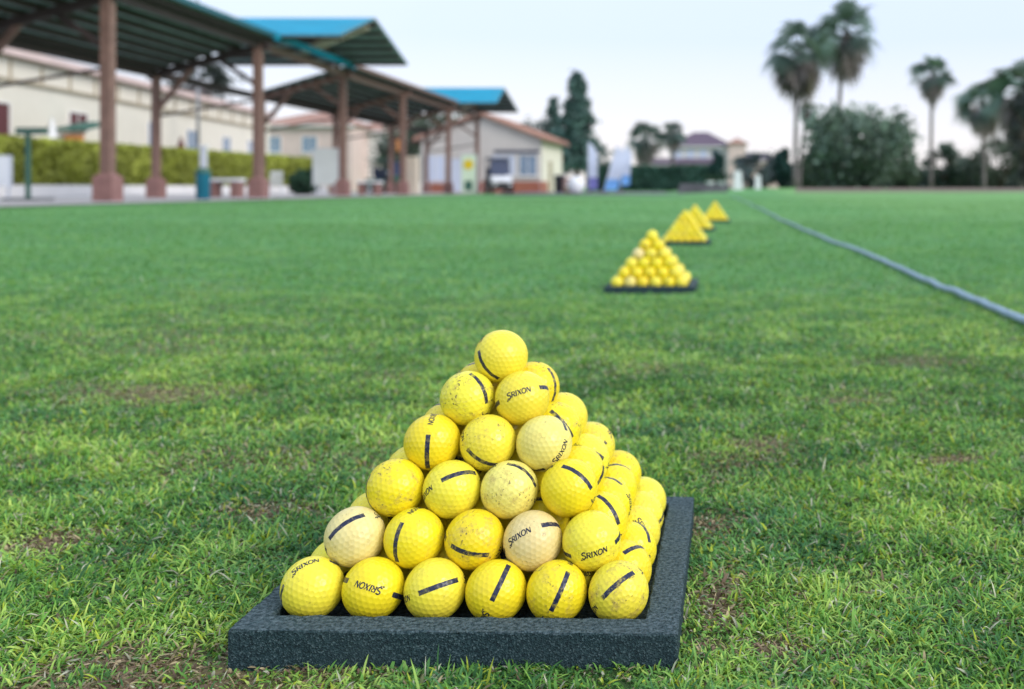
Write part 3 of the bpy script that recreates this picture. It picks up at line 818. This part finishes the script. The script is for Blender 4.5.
for px, Y, w, h, c, lab in ((903, 98, 3.6, 2.6, (.05,.07,.05), 'low grey green shrub right of the round bush'), (943, 100, 3.4, 4.2, (.04,.06,.05), 'rounded shrub behind the slim palm trunk'),
     (965, 104, 4.6, 3.0, (.045,.065,.06), 'wide low shrub right of the slim palm'), (1000, 96, 5.2, 4.6, (.05,.06,.05), 'broad shrub under the shorter palm'),
     (1027, 80, 2.6, 8.6, (.035,.04,.04), 'tall dark tree at the right edge'), (815, 105, 3.8, 3.4, (.04,.06,.045), 'shrub between the palm trunks and the round bush'),
     (207, 80, 6.5, 10.6, (.05,.055,.06), 'thin grey green tree showing through the gap below the near roof'),
     (757, 100, 5.5, 3.4, (.05,.065,.075), 'bluish hedge right of the villa'), (440, 78, 5.0, 6.4, (.05,.065,.05), 'tree crown showing under the farther teal roof'),
     (405, 84, 5.0, 6.8, (.06,.07,.06), 'tree behind the middle of the shelter'), (536, 88, 4.5, 6.3, (.06,.075,.075), 'grey green tree above the clubhouse roof'), (304, 46, 1.1, 1.1, (.02,.045,.03), 'small dark round shrub below the white board')):
    bush('shrub' if h < 5 else 'tree', px, Y, w, h, lab, 'shrub' if h < 5 else 'tree', tuple(2.7*q for q in c), n=34 if px == 207 else 60, per=26 if px == 207 else 40, leaf=.12 if w > 2 else .06)  # haze and lifted shade put into the brighter leaf colour
def hedge(name, x0, y0, x1, y1, z0, h, th, c, label, leaf, n):
    root = thing(name, ((x0+x1)/2, (y0+y1)/2, z0), label, 'hedge')
    o = np.array([(x0+x1)/2, (y0+y1)/2, z0]); t = rng.random(n); d = np.array([x1-x0, y1-y0]); L = np.hypot(*d); nrm = np.array([-d[1], d[0]])/L
    s = rng.uniform(-1, 1, n); zz = rng.random(n)*h
    face = rng.random(n); s = np.where(face < .5, np.sign(s)*rng.uniform(.85, 1.02, n), s); zz = np.where(face >= .5, h*rng.uniform(.92, 1.02, n), zz)
    P = np.stack([x0+d[0]*t+nrm[0]*s*th/2, y0+d[1]*t+nrm[1]*s*th/2, z0+zz], 1)
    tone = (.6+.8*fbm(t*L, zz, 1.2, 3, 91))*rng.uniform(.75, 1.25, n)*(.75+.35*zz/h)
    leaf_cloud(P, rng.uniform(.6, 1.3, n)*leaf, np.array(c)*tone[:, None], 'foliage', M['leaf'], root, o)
    m = MB(); a = math.atan2(d[1], d[0])
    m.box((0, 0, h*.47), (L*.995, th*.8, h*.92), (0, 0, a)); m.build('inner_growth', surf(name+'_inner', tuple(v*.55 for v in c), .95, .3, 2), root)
hedge('clipped_hedge', -25.9, 26, -26.6, 64, .35, 1.72, .9, (.33, .37, .075), 'long clipped yellow green hedge behind the shelter', .09, 26000)
hedge('far_hedge', -2.0, 150, 48, 150, .2, 2.7, 3.0, (.06, .085, .085), 'far bluish hedge closing the view at right', .22, 12000)
hedge('dark_hedge', -13.6, 92, -2.6, 92, .1, 2.1, 1.4, (.07, .155, .13), 'long dark green hedge below the villa', .11, 9000)

# ------------------------------------------------------------------ buildings
def window(parent, c, w, h, n=(0, -1), frame=None, glass=None, bars=1):
    """frame and pane on a wall facing -Y (n=(0,-1)) or +X (n=(1,0))"""
    c = Vector(c); a = math.atan2(n[1], n[0])+math.pi/2; rot = Euler((0, 0, a)).to_matrix()
    m = MB(); t = .07
    for dx, dz, sx, sz in ((0, h/2, w+t, t), (0, -h/2, w+t, t), (-w/2, 0, t, h-t), (w/2, 0, t, h-t)): m.box(c+rot@Vector((dx, -.03, dz)), (sx, .08, sz), rot)
    for b in range(bars): m.box(c+rot@Vector(((b+1)/(bars+1)*w-w/2, -.028, 0)), (.04, .06, h-t), rot)
    f = m.build('window', frame or M['white'], parent)
    MB().box(c+rot@Vector((0, -.012, 0)), (w-.05, .02, h-.05), rot).build('pane', glass or M['glass'], f)
    MB().box(c+rot@Vector((0, -.05, -h/2-.07)), (w+.2, .14, .06), rot).build('sill', M['white'], f)
    return f

def clubhouse():
    o = Vector((-16.5, 66, 0.02)); root = thing('clubhouse', o, 'single storey grey gabled clubhouse with cream side wall and brick base', 'clubhouse')
    w, dp, he, hr = 3.82, 7.8, 3.5, 4.95
    MB().prism([(-w, 0), (w, 0), (w, he), (0, hr), (-w, he)], 0, .25).build('front_wall', M['greywall'], root)
    MB().box((w-.13, dp/2+.13, he/2), (.26, dp-.25, he)).build('side_wall', M['cream'], root)
    MB().box((-w+.13, dp/2+.13, he/2), (.26, dp-.25, he)).build('side_wall', M['cream'], root)
    MB().prism([(-w+.27, 0), (w-.27, 0), (w-.27, he), (0, hr-.1), (-w+.27, he)], dp-.2, dp).build('rear_wall', M['greywall'], root)
    for s in (-1, 1):
        q = [Vector((s*(w+.42), -.35, he-.06)), Vector((s*(w+.42), dp+.35, he-.06)), Vector((0, dp+.35, hr+.12)), Vector((0, -.35, hr+.12))]
        r = MB().slab(q, .12).build('roof', M['terra'], root)
        tm = MB()
        for k in range(26):
            t = (k+.5)/26; a = q[0].lerp(q[1], t); b = q[3].lerp(q[2], t); tm.tube([a+Vector((0, 0, .03)), b+Vector((0, 0, .03))], .08, 6)
        tm.build('tile_rows', M['terra'], r)
        MB().beam(q[0]+Vector((s*.05, 0, -.12)), q[1]+Vector((s*.05, 0, -.12)), .1, .12).build('gutter', M['plinth'], r)
    MB().box((w*.5, -.04, .36), (w*.98, .07, .72)).build('brick_base', M['brick'], root)
    MB().box((-w*.5, -.04, .36), (w*.7, .07, .72)).build('brick_base', M['brick'], root)
    MB().box((w+.035, 1.0, .36), (.07, 2.0, .72)).build('brick_base', M['brick'], root)
    MB().box((w+.035, 6.6, .36), (.07, 2.2, .72)).build('brick_base', M['brick'], root)
    window(root, (3.0, 0, 1.75), 1.15, 1.35); window(root, (1.45, 0, 1.75), 1.5, 1.35, glass=M['bluewhite']); window(root, (-2.9, 0, 1.55), 1.25, 1.7, glass=M['bluewhite'])
    d = MB().box((w+.03, 3.2, 1.05), (.06, 1.1, 2.1)).build('door', M['tan'], root); MB().box((w+.09, 2.8, 1.05), (.06, .05, .16)).build('handle', M['metal'], d)
    MB().box((2.3, -.05, 2.62), (2.9, .08, .16)).build('sign_band', M['navy'], root)
clubhouse()

def house(name, px, Y, w, dp, he, hr, wall, roof, label, wins, base=0, cat='house'):
    p = at(px, PY, Y); root = thing(name, (p.x, p.y, base), label, cat)
    MB().box((0, dp/2, he/2), (w, dp, he)).build('wall', wall, root)
    e = .45; a = [Vector((-w/2-e, -e, he)), Vector((w/2+e, -e, he)), Vector((w/2+e, dp+e, he)), Vector((-w/2-e, dp+e, he))]
    i = min(w, dp)*.42; b0 = Vector((-w/2+i, dp/2, hr)); b1 = Vector((w/2-i, dp/2, hr))
    m = MB().add(a+[b0, b1], [(0, 1, 5, 4), (1, 2, 5), (2, 3, 4, 5), (3, 0, 4), (3, 2, 1, 0)]); r = m.build('roof', roof, root)
    MB().box((0, -e-.02, he-.08), (w+2*e, .08, .16)).build('gutter', M['white'], r)
    for x, z, ww, hh in wins: window(root, (x, 0, z), ww, hh, glass=M['glass'])
    return root
def villa():
    r = house('villa', 700, 128, 7.6, 7, 5.2, 7.1, M['white'], M['lilac'], 'white villa with purple grey hipped roof and arched loggia', [(-2.6, 1.4, 1, 1.3), (2.6, 1.4, 1, 1.3)], .3, 'villa')
    for k in range(4):
        x = -2.7+k*1.55
        poly = [(x-.5, 3.1)]+[(x-.5*math.cos(R(t)), 4.3+.5*math.sin(R(t))) for t in range(0, 181, 20)]+[(x+.5, 3.1)]
        MB().prism(poly, -.06, -.01).build('arch', M['bluewhite'], r)
    MB().slab([(-7.5, -2.2, 3.0), (2.6, -2.2, 3.0), (2.6, -.1, 3.7), (-7.5, -.1, 3.7)], .15).build('porch_roof', M['lilac'], r)
    for k in range(6): MB().box((-7+k*1.85, -2.0, 1.4), (.25, .25, 2.8)).build('column', M['pinkwall'], r)
    MB().box((4.6, 1.0, 2.7), (2.2, 4, 5.4)).build('tower', M['pinkwall'], r)
    m = MB().add([(3.2, -1.3, 5.45), (6.0, -1.3, 5.45), (6.0, 3.3, 5.45), (3.2, 3.3, 5.45), (4.6, 1, 6.3)], [(0, 1, 4), (1, 2, 4), (2, 3, 4), (3, 0, 4), (3, 2, 1, 0)]); m.build('tower_roof', M['terra'], r)
villa()
house('low_house', 757, 135, 7.5, 6, 3.6, 4.7, M['pinkwall'], M['lilac'], 'low house with bluish roof right of the villa', [(-1.5, 1.8, 1.2, 1.2), (1.5, 1.8, 1.2, 1.2)], .3)
house('pink_house', 303, 92, 8.6, 8, 5.9, 7.3, M['pinkwall'], M['terra'], 'pink two storey house behind the gap in the shelter', [(-2.6, 1.6, 1.3, 1.4), (.6, 1.6, 1.3, 1.4), (-2.6, 4.2, 1.3, 1.4), (.6, 4.2, 1.3, 1.4)])
house('pale_house', 378, 96, 6.4, 8, 5.6, 6.9, M['white'], M['terra'], 'pale house with low terracotta roof behind the middle posts', [(-1.8, 1.6, 1.1, 1.4), (1.4, 1.6, 1.1, 1.4), (-1.8, 4.2, 1.1, 1.3)])

def long_hall():
    A = Vector((-26.2, 29, 0)); B = Vector((-33.6, 74, 0)); d = (B-A); L = d.length; a = math.atan2(d.y, d.x)
    root = thing('long_hall', A, 'long cream walled hall with pink roof edge behind the hedge', 'hall', a)
    # local: X along the wall, -Y faces the range
    h = 5.35
    MB().box((L/2, 4, h/2), (L, 8, h)).build('wall', M['cream'], root)
    MB().box((L/2, 3.9, h+.14), (L+.5, 8.6, .28)).build('roof', M['pinkwall'], root)
    MB().box((L/2, -.06, 4.45), (L, .12, .14)).build('cornice', M['tan'], root)
    MB().box((L/2, -.035, 5.30), (L, .07, .09)).build('cornice', M['tan'], root)
    for k in range(19): MB().box((1.2+k*2.4, -.03, 4.87), (.10, .06, .68)).build('pilaster', M['tan'], root)
    for x, z, w, hh, mat in ((9.5, 2.8, 2.4, 1.5, M['maroon']), (16.3, 2.85, 1.7, 1.5, M['maroon']), (24.5, 3.0, 1.3, 1.4, M['glass']), (30, 2.95, 1.6, 1.3, M['glass']), (36, 2.85, 1.6, 1.3, M['glass']), (41, 2.85, 1.5, 1.3, M['glass']), (4.6, 2.85, 2.2, 1.4, M['dark'])):
        window(root, (x, -.01, z), w, hh, glass=mat)
long_hall()
lw = MB().box((0, 0, .2), (.25, 38, .42)).build('low_wall', M['white']); lw.location = (-25.3, 45, .02); lw.rotation_euler = (0, 0, R(1.0))
tag(lw, 'low white wall along the foot of the clipped hedge', 'wall')

# ------------------------------------------------------------------ small things around the shelter
def bin_():
    p = at(203, PY, 27); r = thing('litter_bin', (p.x, p.y, .024), 'petrol blue litter bin on the paving edge', 'bin')
    MB().lathe([(.15, 0), (.17, .02), (.175, .66), (.18, .68), (.18, .70)], n=20).build('body', M['binblue'], r, True)
    MB().lathe([(.185, .68), (.185, .72), (.15, .79), (.05, .83), (.0, .835)], n=20).build('lid', M['green'], r, True)
    p = at(203.5, PY, 29); r = thing('range_post', (p.x, p.y, .024), 'pale square post rising behind the blue bin', 'post')
    MB().box((0, 0, .72), (.16, .12, 1.44)).build('shaft', M['lightpost'], r, bevel=.01); MB().box((0, 0, 1.47), (.22, .18, .06)).build('cap', M['whitep'], r)
bin_()
def table(px, Y, w, label):
    p = at(px, PY, Y); r = thing('stone_bench', (p.x, p.y, .024), label, 'bench', group='stone benches under the shelter')
    MB().box((0, 0, .55), (w, .5, .10)).build('seat', M['whitep'], r, bevel=.015)
    for s in (-1, 1): MB().box((s*w*.34, 0, .25), (w*.24, .42, .5)).build('support', M['plinth'], r, bevel=.01)
table(226, 33, 1.05, 'stone bench with white slab and terracotta blocks beside the blue bin')
table(370, 45, 1.0, 'stone bench with terracotta blocks by the middle post')
def chair():
    p = at(276, PY, 40); r = thing('plastic_chair', (p.x, p.y, .024), 'white plastic chair beside the double post', 'chair', R(20))
    MB().box((0, 0, .43), (.46, .46, .035)).build('seat', M['whitep'], r, bevel=.01)
    m = MB()
    for k in range(5): m.box((-.18+.09*k, .235+.02, .68), (.055, .03, .44), (R(-8), 0, 0))
    m.box((0, .29, .91), (.46, .035, .07)); m.build('backrest', M['whitep'], r)
    for x in (-1, 1):
        for y in (-1, 1): MB().beam((x*.2, y*.2, .43), (x*.23, y*.23, 0), .04, .04).build('leg', M['whitep'], r)
        MB().box((x*.235, 0, .64), (.05, .48, .03)).build('armrest', M['whitep'], r)
chair()
def board(px, Y, w, z0, z1, label, mat, name='notice_board', cat='board', leg=True):
    p = at(px, PY, Y); r = thing(name, (p.x, p.y, .024), label, cat)
    MB().box((0, 0, (z0+z1)/2), (w, .04, z1-z0)).build('panel', mat, r, bevel=.006)
    m = MB()
    for s in (-1, 1): m.box((s*w/2, 0, (z0+z1)/2), (.045, .06, z1-z0+.04))
    m.box((0, 0, z1+.01), (w+.04, .06, .04)); m.build('frame', M['lightpost'], r)
    if leg:
        for s in (-1, 1): MB().box((s*w*.36, 0.0, z0/2), (.05, .05, z0)).build('leg', M['lightpost'], r)
    return r
board(326, 43, 1.05, .42, 1.92, 'big white board on short legs between two posts', M['panel'])
board(2, 31, .55, .35, 1.25, 'white board cut off by the left edge', M['whitep'])
pb = board(469, 54, .80, .06, 2.04, 'pale green poster stand with a yellow disc', M['poster'], 'poster_stand', 'poster', False)
MB().lathe([(.001, -.01), (.26, -.01), (.26, .01), (.001, .01)], n=24).build('disc', M['yellow'], pb)
disc = [c for c in pb.children if c.name.startswith('disc')][0]; disc.location = (-.02, -.034, 1.52); disc.rotation_euler = (R(90), 0, 0)
MB().box((-.02, -.03, .42), (.4, .02, .5)).build('dark_picture', M['green'], pb)
board(456, 60.5, .62, .06, 2.0, 'bluish white poster stand left of the green poster', M['bluewhite'], 'poster_stand', 'poster', False)
def tsign():
    p = at(28, PY, 25.5); r = thing('green_stand', (p.x, p.y, .024), 'green metal T stand on a dark mat at far left', 'stand')
    MB().box((0, 0, .02), (.9, .6, .04)).build('base', M['black'], r, bevel=.008)
    MB().box((0, 0, .84), (.09, .08, 1.6)).build('post', M['green'], r)
    MB().box((.1, 0, 1.70), (.74, .14, .16)).build('crossbar', M['green'], r, bevel=.01)
tsign()
def kiosk():
    p = at(84, PY, 43.6); r = thing('kiosk', (p.x, p.y, .024), 'small kiosk with green roof and orange counter behind the hedge', 'kiosk')
    MB().box((0, 0, 1.3), (.95, 1.4, 2.6)).build('cabin', M['cream'], r)
    MB().box((.05, -.73, 2.27), (.8, .05, .45)).build('counter_board', M['orange'], r)
    MB().slab([(-.62, -1.0, 2.75), (.62, -1.0, 2.75), (.55, .9, 3.15), (-.55, .9, 3.15)], .12).build('roof', M['kioskgreen'], r)
kiosk()
def parasol(px, Y, z, label, mat, w):
    p = at(px, PY, Y); r = thing('closed_parasol', (p.x, p.y, .024), label, 'parasol', group='closed parasols behind the hedge')
    MB().tube([(0, 0, 0), (0, 0, z)], .03, 8).build('pole', M['metal'], r)
    MB().lathe([(w, z*.62), (w*.9, z*.66), (w*.35, z*.86), (.02, z)], n=10).build('canopy', mat, r)
    MB().lathe([(.25, 0), (.25, .06), (.05, .1)], n=14).build('base', M['stone'], r, True)
parasol(52, 42.5, 3.2, 'closed white parasol behind the hedge at far left', M['whitep'], .34)
parasol(181, 54, 3.0, 'closed dark parasol above the hedge near the second post', M['maroon'], .42)
def lamp(px, Y, h, label):
    p = at(px, PY, Y); r = thing('floodlight_mast', (p.x, p.y, .024), label, 'floodlight')
    MB().tube([(0, 0, 0), (0, 0, h)], [.10, .06], 10).build('mast', M['metal'], r, True)
    MB().box((0, 0, h-.05), (1.2, .1, .1)).build('crossarm', M['lightpost'], r)
    for s in (-1, 1): MB().box((s*.42, -.12, h+.12), (.4, .2, .28), (R(25), 0, 0)).build('lamp_head', M['metal'], r, bevel=.02)
lamp(198, 55, 12.5, 'tall grey floodlight mast rising behind the near roof')
def cabinet():
    p = at(412, PY, 49); r = thing('beige_cabinet', (p.x, p.y, .024), 'tall beige metal cabinet beside the shelter post', 'cabinet')
    MB().box((0, 0, .9), (.6, .5, 1.76)).build('body', M['beige'], r, bevel=.01)
    for s in (-1, 1):
        d = MB().box((s*.145, -.262, .9), (.275, .02, 1.62)).build('door', M['beige'], r); MB().box((s*.03, -.285, .95), (.02, .03, .14)).build('handle', M['metal'], d)
    p = at(402, PY, 50); r = thing('orange_sign', (p.x-.05, p.y, .024), 'small orange sign on a pole above the cabinet', 'sign')
    MB().tube([(0, 0, 0), (0, 0, 2.7)], .025, 8).build('pole', M['metal'], r); MB().box((0, -.04, 2.35), (.42, .03, .55)).build('panel', M['orange'], r)
cabinet()
def cart(px, Y, label, body, hood, roof, rz):
    p = at(px, PY, Y); r = thing('golf_cart', (p.x, p.y, .024), label, 'golf cart', rz)
    # front faces -Y
    m = MB(); m.box((0, .15, .42), (1.15, 2.0, .22)); m.box((0, 1.0, .62), (1.1, .55, .36)); m.box((0, .45, .6), (1.08, .5, .30)); m.build('body', body, r, bevel=.04)
    h = MB().add([(-.54, -.93, .58), (.54, -.93, .58), (.5, -.96, .68), (-.5, -.96, .68), (-.54, -.34, .58), (.54, -.34, .58), (.52, -.38, .94), (-.52, -.38, .94)], [(0,1,2,3),(3,2,6,7),(1,5,6,2),(0,3,7,4),(4,7,6,5),(0,4,5,1)])
    h.build('hood', hood, r, bevel=.03)
    MB().box((0, -.72, .40), (1.12, .62, .36)).build('bumper', M['black'], r, bevel=.03)
    for s in (-1, 1):
        MB().box((s*.38, -1.035, .46), (.16, .03, .08)).build('headlight', M['whitep'], r)
        MB().beam((s*.5, -.38, .95), (s*.5, -.12, 1.80), .04, .04).build('roof_post', M['black'], r); MB().beam((s*.5, .98, .8), (s*.5, .9, 1.80), .04, .04).build('roof_post', M['black'], r)
    MB().box((0, .42, 1.84), (1.15, 1.5, .07)).build('roof', roof, r, bevel=.03)
    MB().slab([(-.47, -.36, .98), (.47, -.36, .98), (.47, -.14, 1.76), (-.47, -.14, 1.76)], .012).build('windscreen', M['navy'], r)
    MB().box((0, .48, .82), (1.0, .46, .13)).build('seat', M['navy'], r, bevel=.04); MB().box((0, .74, 1.12), (1.0, .12, .5), (R(-8), 0, 0)).build('backrest', M['navy'], r, bevel=.04)
    MB().tube([(-.25, -.05, 1.05), (-.25, -.3, .8)], .02, 8).build('steering_column', M['black'], r)
    for sx in (-1, 1):
        for y in (-.62, .92):
            w = MB().lathe([(.10, -.09), (.2, -.09), (.23, -.06), (.23, .06), (.2, .09), (.10, .09)], n=20).build('wheel', M['tyre'], r, True)
            w.location = (sx*.5, y, .23); w.rotation_euler = (0, R(90), 0)
            k = MB().lathe([(.02, -.095), (.11, -.095), (.11, .095), (.02, .095)], n=16).build('rim', M['whitep'], w)
cart(499, 54, 'dark golf cart with white hood parked before the clubhouse', M['black'], M['whitep'], M['navy'], R(24))
cart(391, 56, 'dark green utility cart with blue seat parked behind the shelter', M['green'], M['green'], M['green'], R(70))
def sacks():
    p = at(576, PY, 52); r = thing('white_sack', (p.x, p.y, .05), 'bulging white sack on the ground right of the clubhouse', 'sack')
    m = MB(); m.ball((0, 0, .42), (.42, .36, .44), jit=.05); m.build('bag', M['whitep'], r, True); MB().lathe([(.10, .80), (.07, .84), (.11, .88)], n=10).build('neck', M['whitep'], r, True)
    p = at(560, PY, 54); r = thing('dark_bin', (p.x, p.y, .05), 'dark wheeled bin against the clubhouse corner', 'bin')
    MB().box((0, 0, .45), (.46, .5, .8), None, 1.12).build('body', M['black'], r, bevel=.02); MB().box((0, -.02, .9), (.56, .6, .07), (R(6), 0, 0)).build('lid', M['black'], r, bevel=.02)
    for s in (-1, 1): MB().tube([(s*.2, .28, .09), (s*.26, .28, .09)], .09, 14).build('wheel', M['tyre'], r)
    p = at(567.5, PY, 53); r = thing('pink_crate', (p.x, p.y, .05), 'pinkish crate between dark bin and white sack', 'crate')
    m = MB()
    for k in range(4): m.box((0, -.2, .1+.2*k), (.42, .03, .14)); m.box((0, .2, .1+.2*k), (.42, .03, .14)); m.box((-.2, 0, .1+.2*k), (.03, .37, .14)); m.box((.2, 0, .1+.2*k), (.03, .37, .14))
    m.box((0, 0, .03), (.36, .36, .03)); m.build('slats', M['plinth'], r)
sacks()
def flag(px, Y, ptop, pbot, w, lean, label, low):
    p = at(px, PY, Y); z1 = at(px, ptop, Y).z; z0 = at(px, pbot, Y).z; r = thing('feather_flag', (p.x, p.y, .05), label, 'flag', group='feather flags behind the lawn')
    MB().tube([(0, 0, 0), (lean*.55, 0, z1*.55), (lean, 0, z1)], [.03, .02, .01], 8).build('pole', M['metal'], r)
    def strip(t0, t1, mat, name, n=12):
        V = []; f = []
        for i in range(n+1):
            t = t0+(t1-t0)*i/n; z = z0+(z1-z0)*t; x = lean*z/z1; ww = w*(1-.0*t)*(math.sin(min(1, (1.02-t)*3.2)*math.pi/2)); y = .03*math.sin(t*9)
            V += [(x+.02, y, z), (x+.02+ww, y+.04*math.sin(t*7+1), z)]
        for i in range(n): f.append((2*i, 2*i+1, 2*i+3, 2*i+2))
        return MB().add(V, f).build(name, mat, r)
    strip(0, .25, low, 'lower_cloth'); strip(.25, 1, M['bluewhite'], 'cloth')
    MB().box((0, 0, .03), (.5, .5, .06)).build('foot', M['stone'], r)
flag(588, 62, 143, 190, .55, 0.0, 'upright white feather flag with violet foot, leftmost', M['flagnavy'])
flag(603, 60, 147, 191, .75, .75, 'leaning white and blue feather flag, middle of three', M['flagblue'])
flag(620, 63, 146, 186, .5, .25, 'pale blue feather flag behind the leaning one', M['flagblue'])
def stones():
    p = at(704, PY, 52); r = thing('block_wall', (p.x, p.y, .03), 'low dark grey block wall behind the farthest pyramid', 'wall')
    m = MB()
    for c in range(2):
        for k in range(7): m.box((-1.08+.36*k+(.09 if c else 0)-.05, random.uniform(-.03, .03), .13+.25*c), (.345, .4, .24))
    m.build('blocks', M['stone'], r, bevel=.012)
    for px, w, z1, lab in ((738, .6, 1.25, 'white tapered distance marker right of the block wall'), (758, .42, 1.0, 'small white distance marker below the bluish hedge')):
        p = at(px, PY, 62); r = thing('distance_marker', (p.x, p.y, .1), lab, 'marker', group='white distance markers')
        MB().prism([(-w/2, .08), (w/2, .08), (w*.34, z1), (-w*.34, z1)], -.04, .04).build('panel', M['whitep'], r)
        MB().box((0, 0, .04), (w*1.1, .3, .08)).build('foot', M['stone'], r)
    for px, lab in ((710, 'white planter left below the topiary tree'), (722, 'white planter right below the topiary tree')):
        p = at(px, PY, 66); r = thing('planter', (p.x, p.y, .05), lab, 'planter', group='white planters by the topiary')
        MB().lathe([(.18, 0), (.24, .08), (.30, .62), (.33, .66), (.33, .70), (.26, .70)], n=16).build('pot', M['whitep'], r, True)
        P = rng.normal(0, 1, (260, 3))*np.array([.16, .16, .12])+np.array([0, 0, .85]); leaf_cloud(P, rng.uniform(.03, .07, 260), np.array([.03, .07, .04])*rng.uniform(.5, 1.5, (260, 1)), 'foliage', M['leaf'], r, (0, 0, 0))
stones()

# ------------------------------------------------------------------ light, sky, camera
SUN = Vector((.72, -.42, .52)).normalized()
sun = bpy.data.lights.new('sun', 'SUN'); sun.energy = 1.8; sun.angle = R(22); sun.color = (1, .93, .84)
so = bpy.data.objects.new('sun', sun); so.rotation_euler = SUN.to_track_quat('Z', 'Y').to_euler(); so.location = (5, -5, 8); col.objects.link(so)

w = bpy.data.worlds.new('World'); scene.world = w; w.use_nodes = True; t = w.node_tree; t.nodes.clear()
N = t.nodes.new; Lk = t.links.new
sky = N('ShaderNodeTexSky'); sky.sky_type = 'NISHITA'; sky.sun_disc = False
sky.sun_elevation = math.asin(SUN.z); sky.sun_rotation = math.atan2(SUN.x, SUN.y); sky.dust_density = 3; sky.ozone_density = 1.5
hs = N('ShaderNodeHueSaturation'); hs.inputs['Saturation'].default_value = .55; Lk(sky.outputs[0], hs.inputs['Color'])
bg1 = N('ShaderNodeBackground'); bg1.inputs[1].default_value = .05; Lk(hs.outputs[0], bg1.inputs[0])
tc = N('ShaderNodeTexCoord'); sx = N('ShaderNodeSeparateXYZ'); Lk(tc.outputs['Generated'], sx.inputs[0])
rp = N('ShaderNodeValToRGB'); e = rp.color_ramp.elements      # thin high haze: cream at the horizon, pale blue above
e[0].position = 0.0; e[0].color = (.98, .91, .87, 1); e[1].position = .5; e[1].color = (.72, .85, 1.05, 1)
a = e.new(.05); a.color = (.91, .895, .94, 1); a = e.new(.14); a.color = (.65, .755, .97, 1)
Lk(sx.outputs[2], rp.inputs[0])
nz = N('ShaderNodeTexNoise'); nz.inputs['Scale'].default_value = 2.2; nz.inputs['Detail'].default_value = 5; Lk(tc.outputs['Generated'], nz.inputs['Vector'])
mx = N('ShaderNodeMix'); mx.data_type = 'RGBA'; Lk(rp.outputs[0], mx.inputs[6]); mx.inputs[7].default_value = (.77, .85, .98, 1)
mr = N('ShaderNodeMapRange'); mr.inputs[1].default_value = .45; mr.inputs[2].default_value = .75; mr.inputs[3].default_value = 0; mr.inputs[4].default_value = .45
Lk(nz.outputs[0], mr.inputs[0]); Lk(mr.outputs[0], mx.inputs[0])
bg2 = N('ShaderNodeBackground'); bg2.inputs[1].default_value = 1.0; Lk(mx.outputs[2], bg2.inputs[0])
ad = N('ShaderNodeAddShader'); Lk(bg1.outputs[0], ad.inputs[0]); Lk(bg2.outputs[0], ad.inputs[1])
wo = N('ShaderNodeOutputWorld'); Lk(ad.outputs[0], wo.inputs[0])

cam = bpy.data.cameras.new('camera'); co = bpy.data.objects.new('camera', cam); col.objects.link(co)
co.location = (0, 0, H); co.rotation_euler = (R(90), 0, 0)
cam.sensor_width = 36; cam.lens = 36*F_PX/1024
cam.shift_x = (512-PX)/1024; cam.shift_y = (PY-344.5)/1024
cam.clip_start = .02; cam.clip_end = 8000
cam.dof.use_dof = True; cam.dof.focus_distance = .735; cam.dof.aperture_fstop = 6.8
scene.camera = co
scene.view_settings.view_transform = 'Standard'; scene.view_settings.look = 'None'; scene.view_settings.exposure = 0
scene.render.engine = 'CYCLES'
scene.cycles.use_denoising = True; scene.cycles.max_bounces = 8; scene.cycles.diffuse_bounces = 4; scene.cycles.transmission_bounces = 4
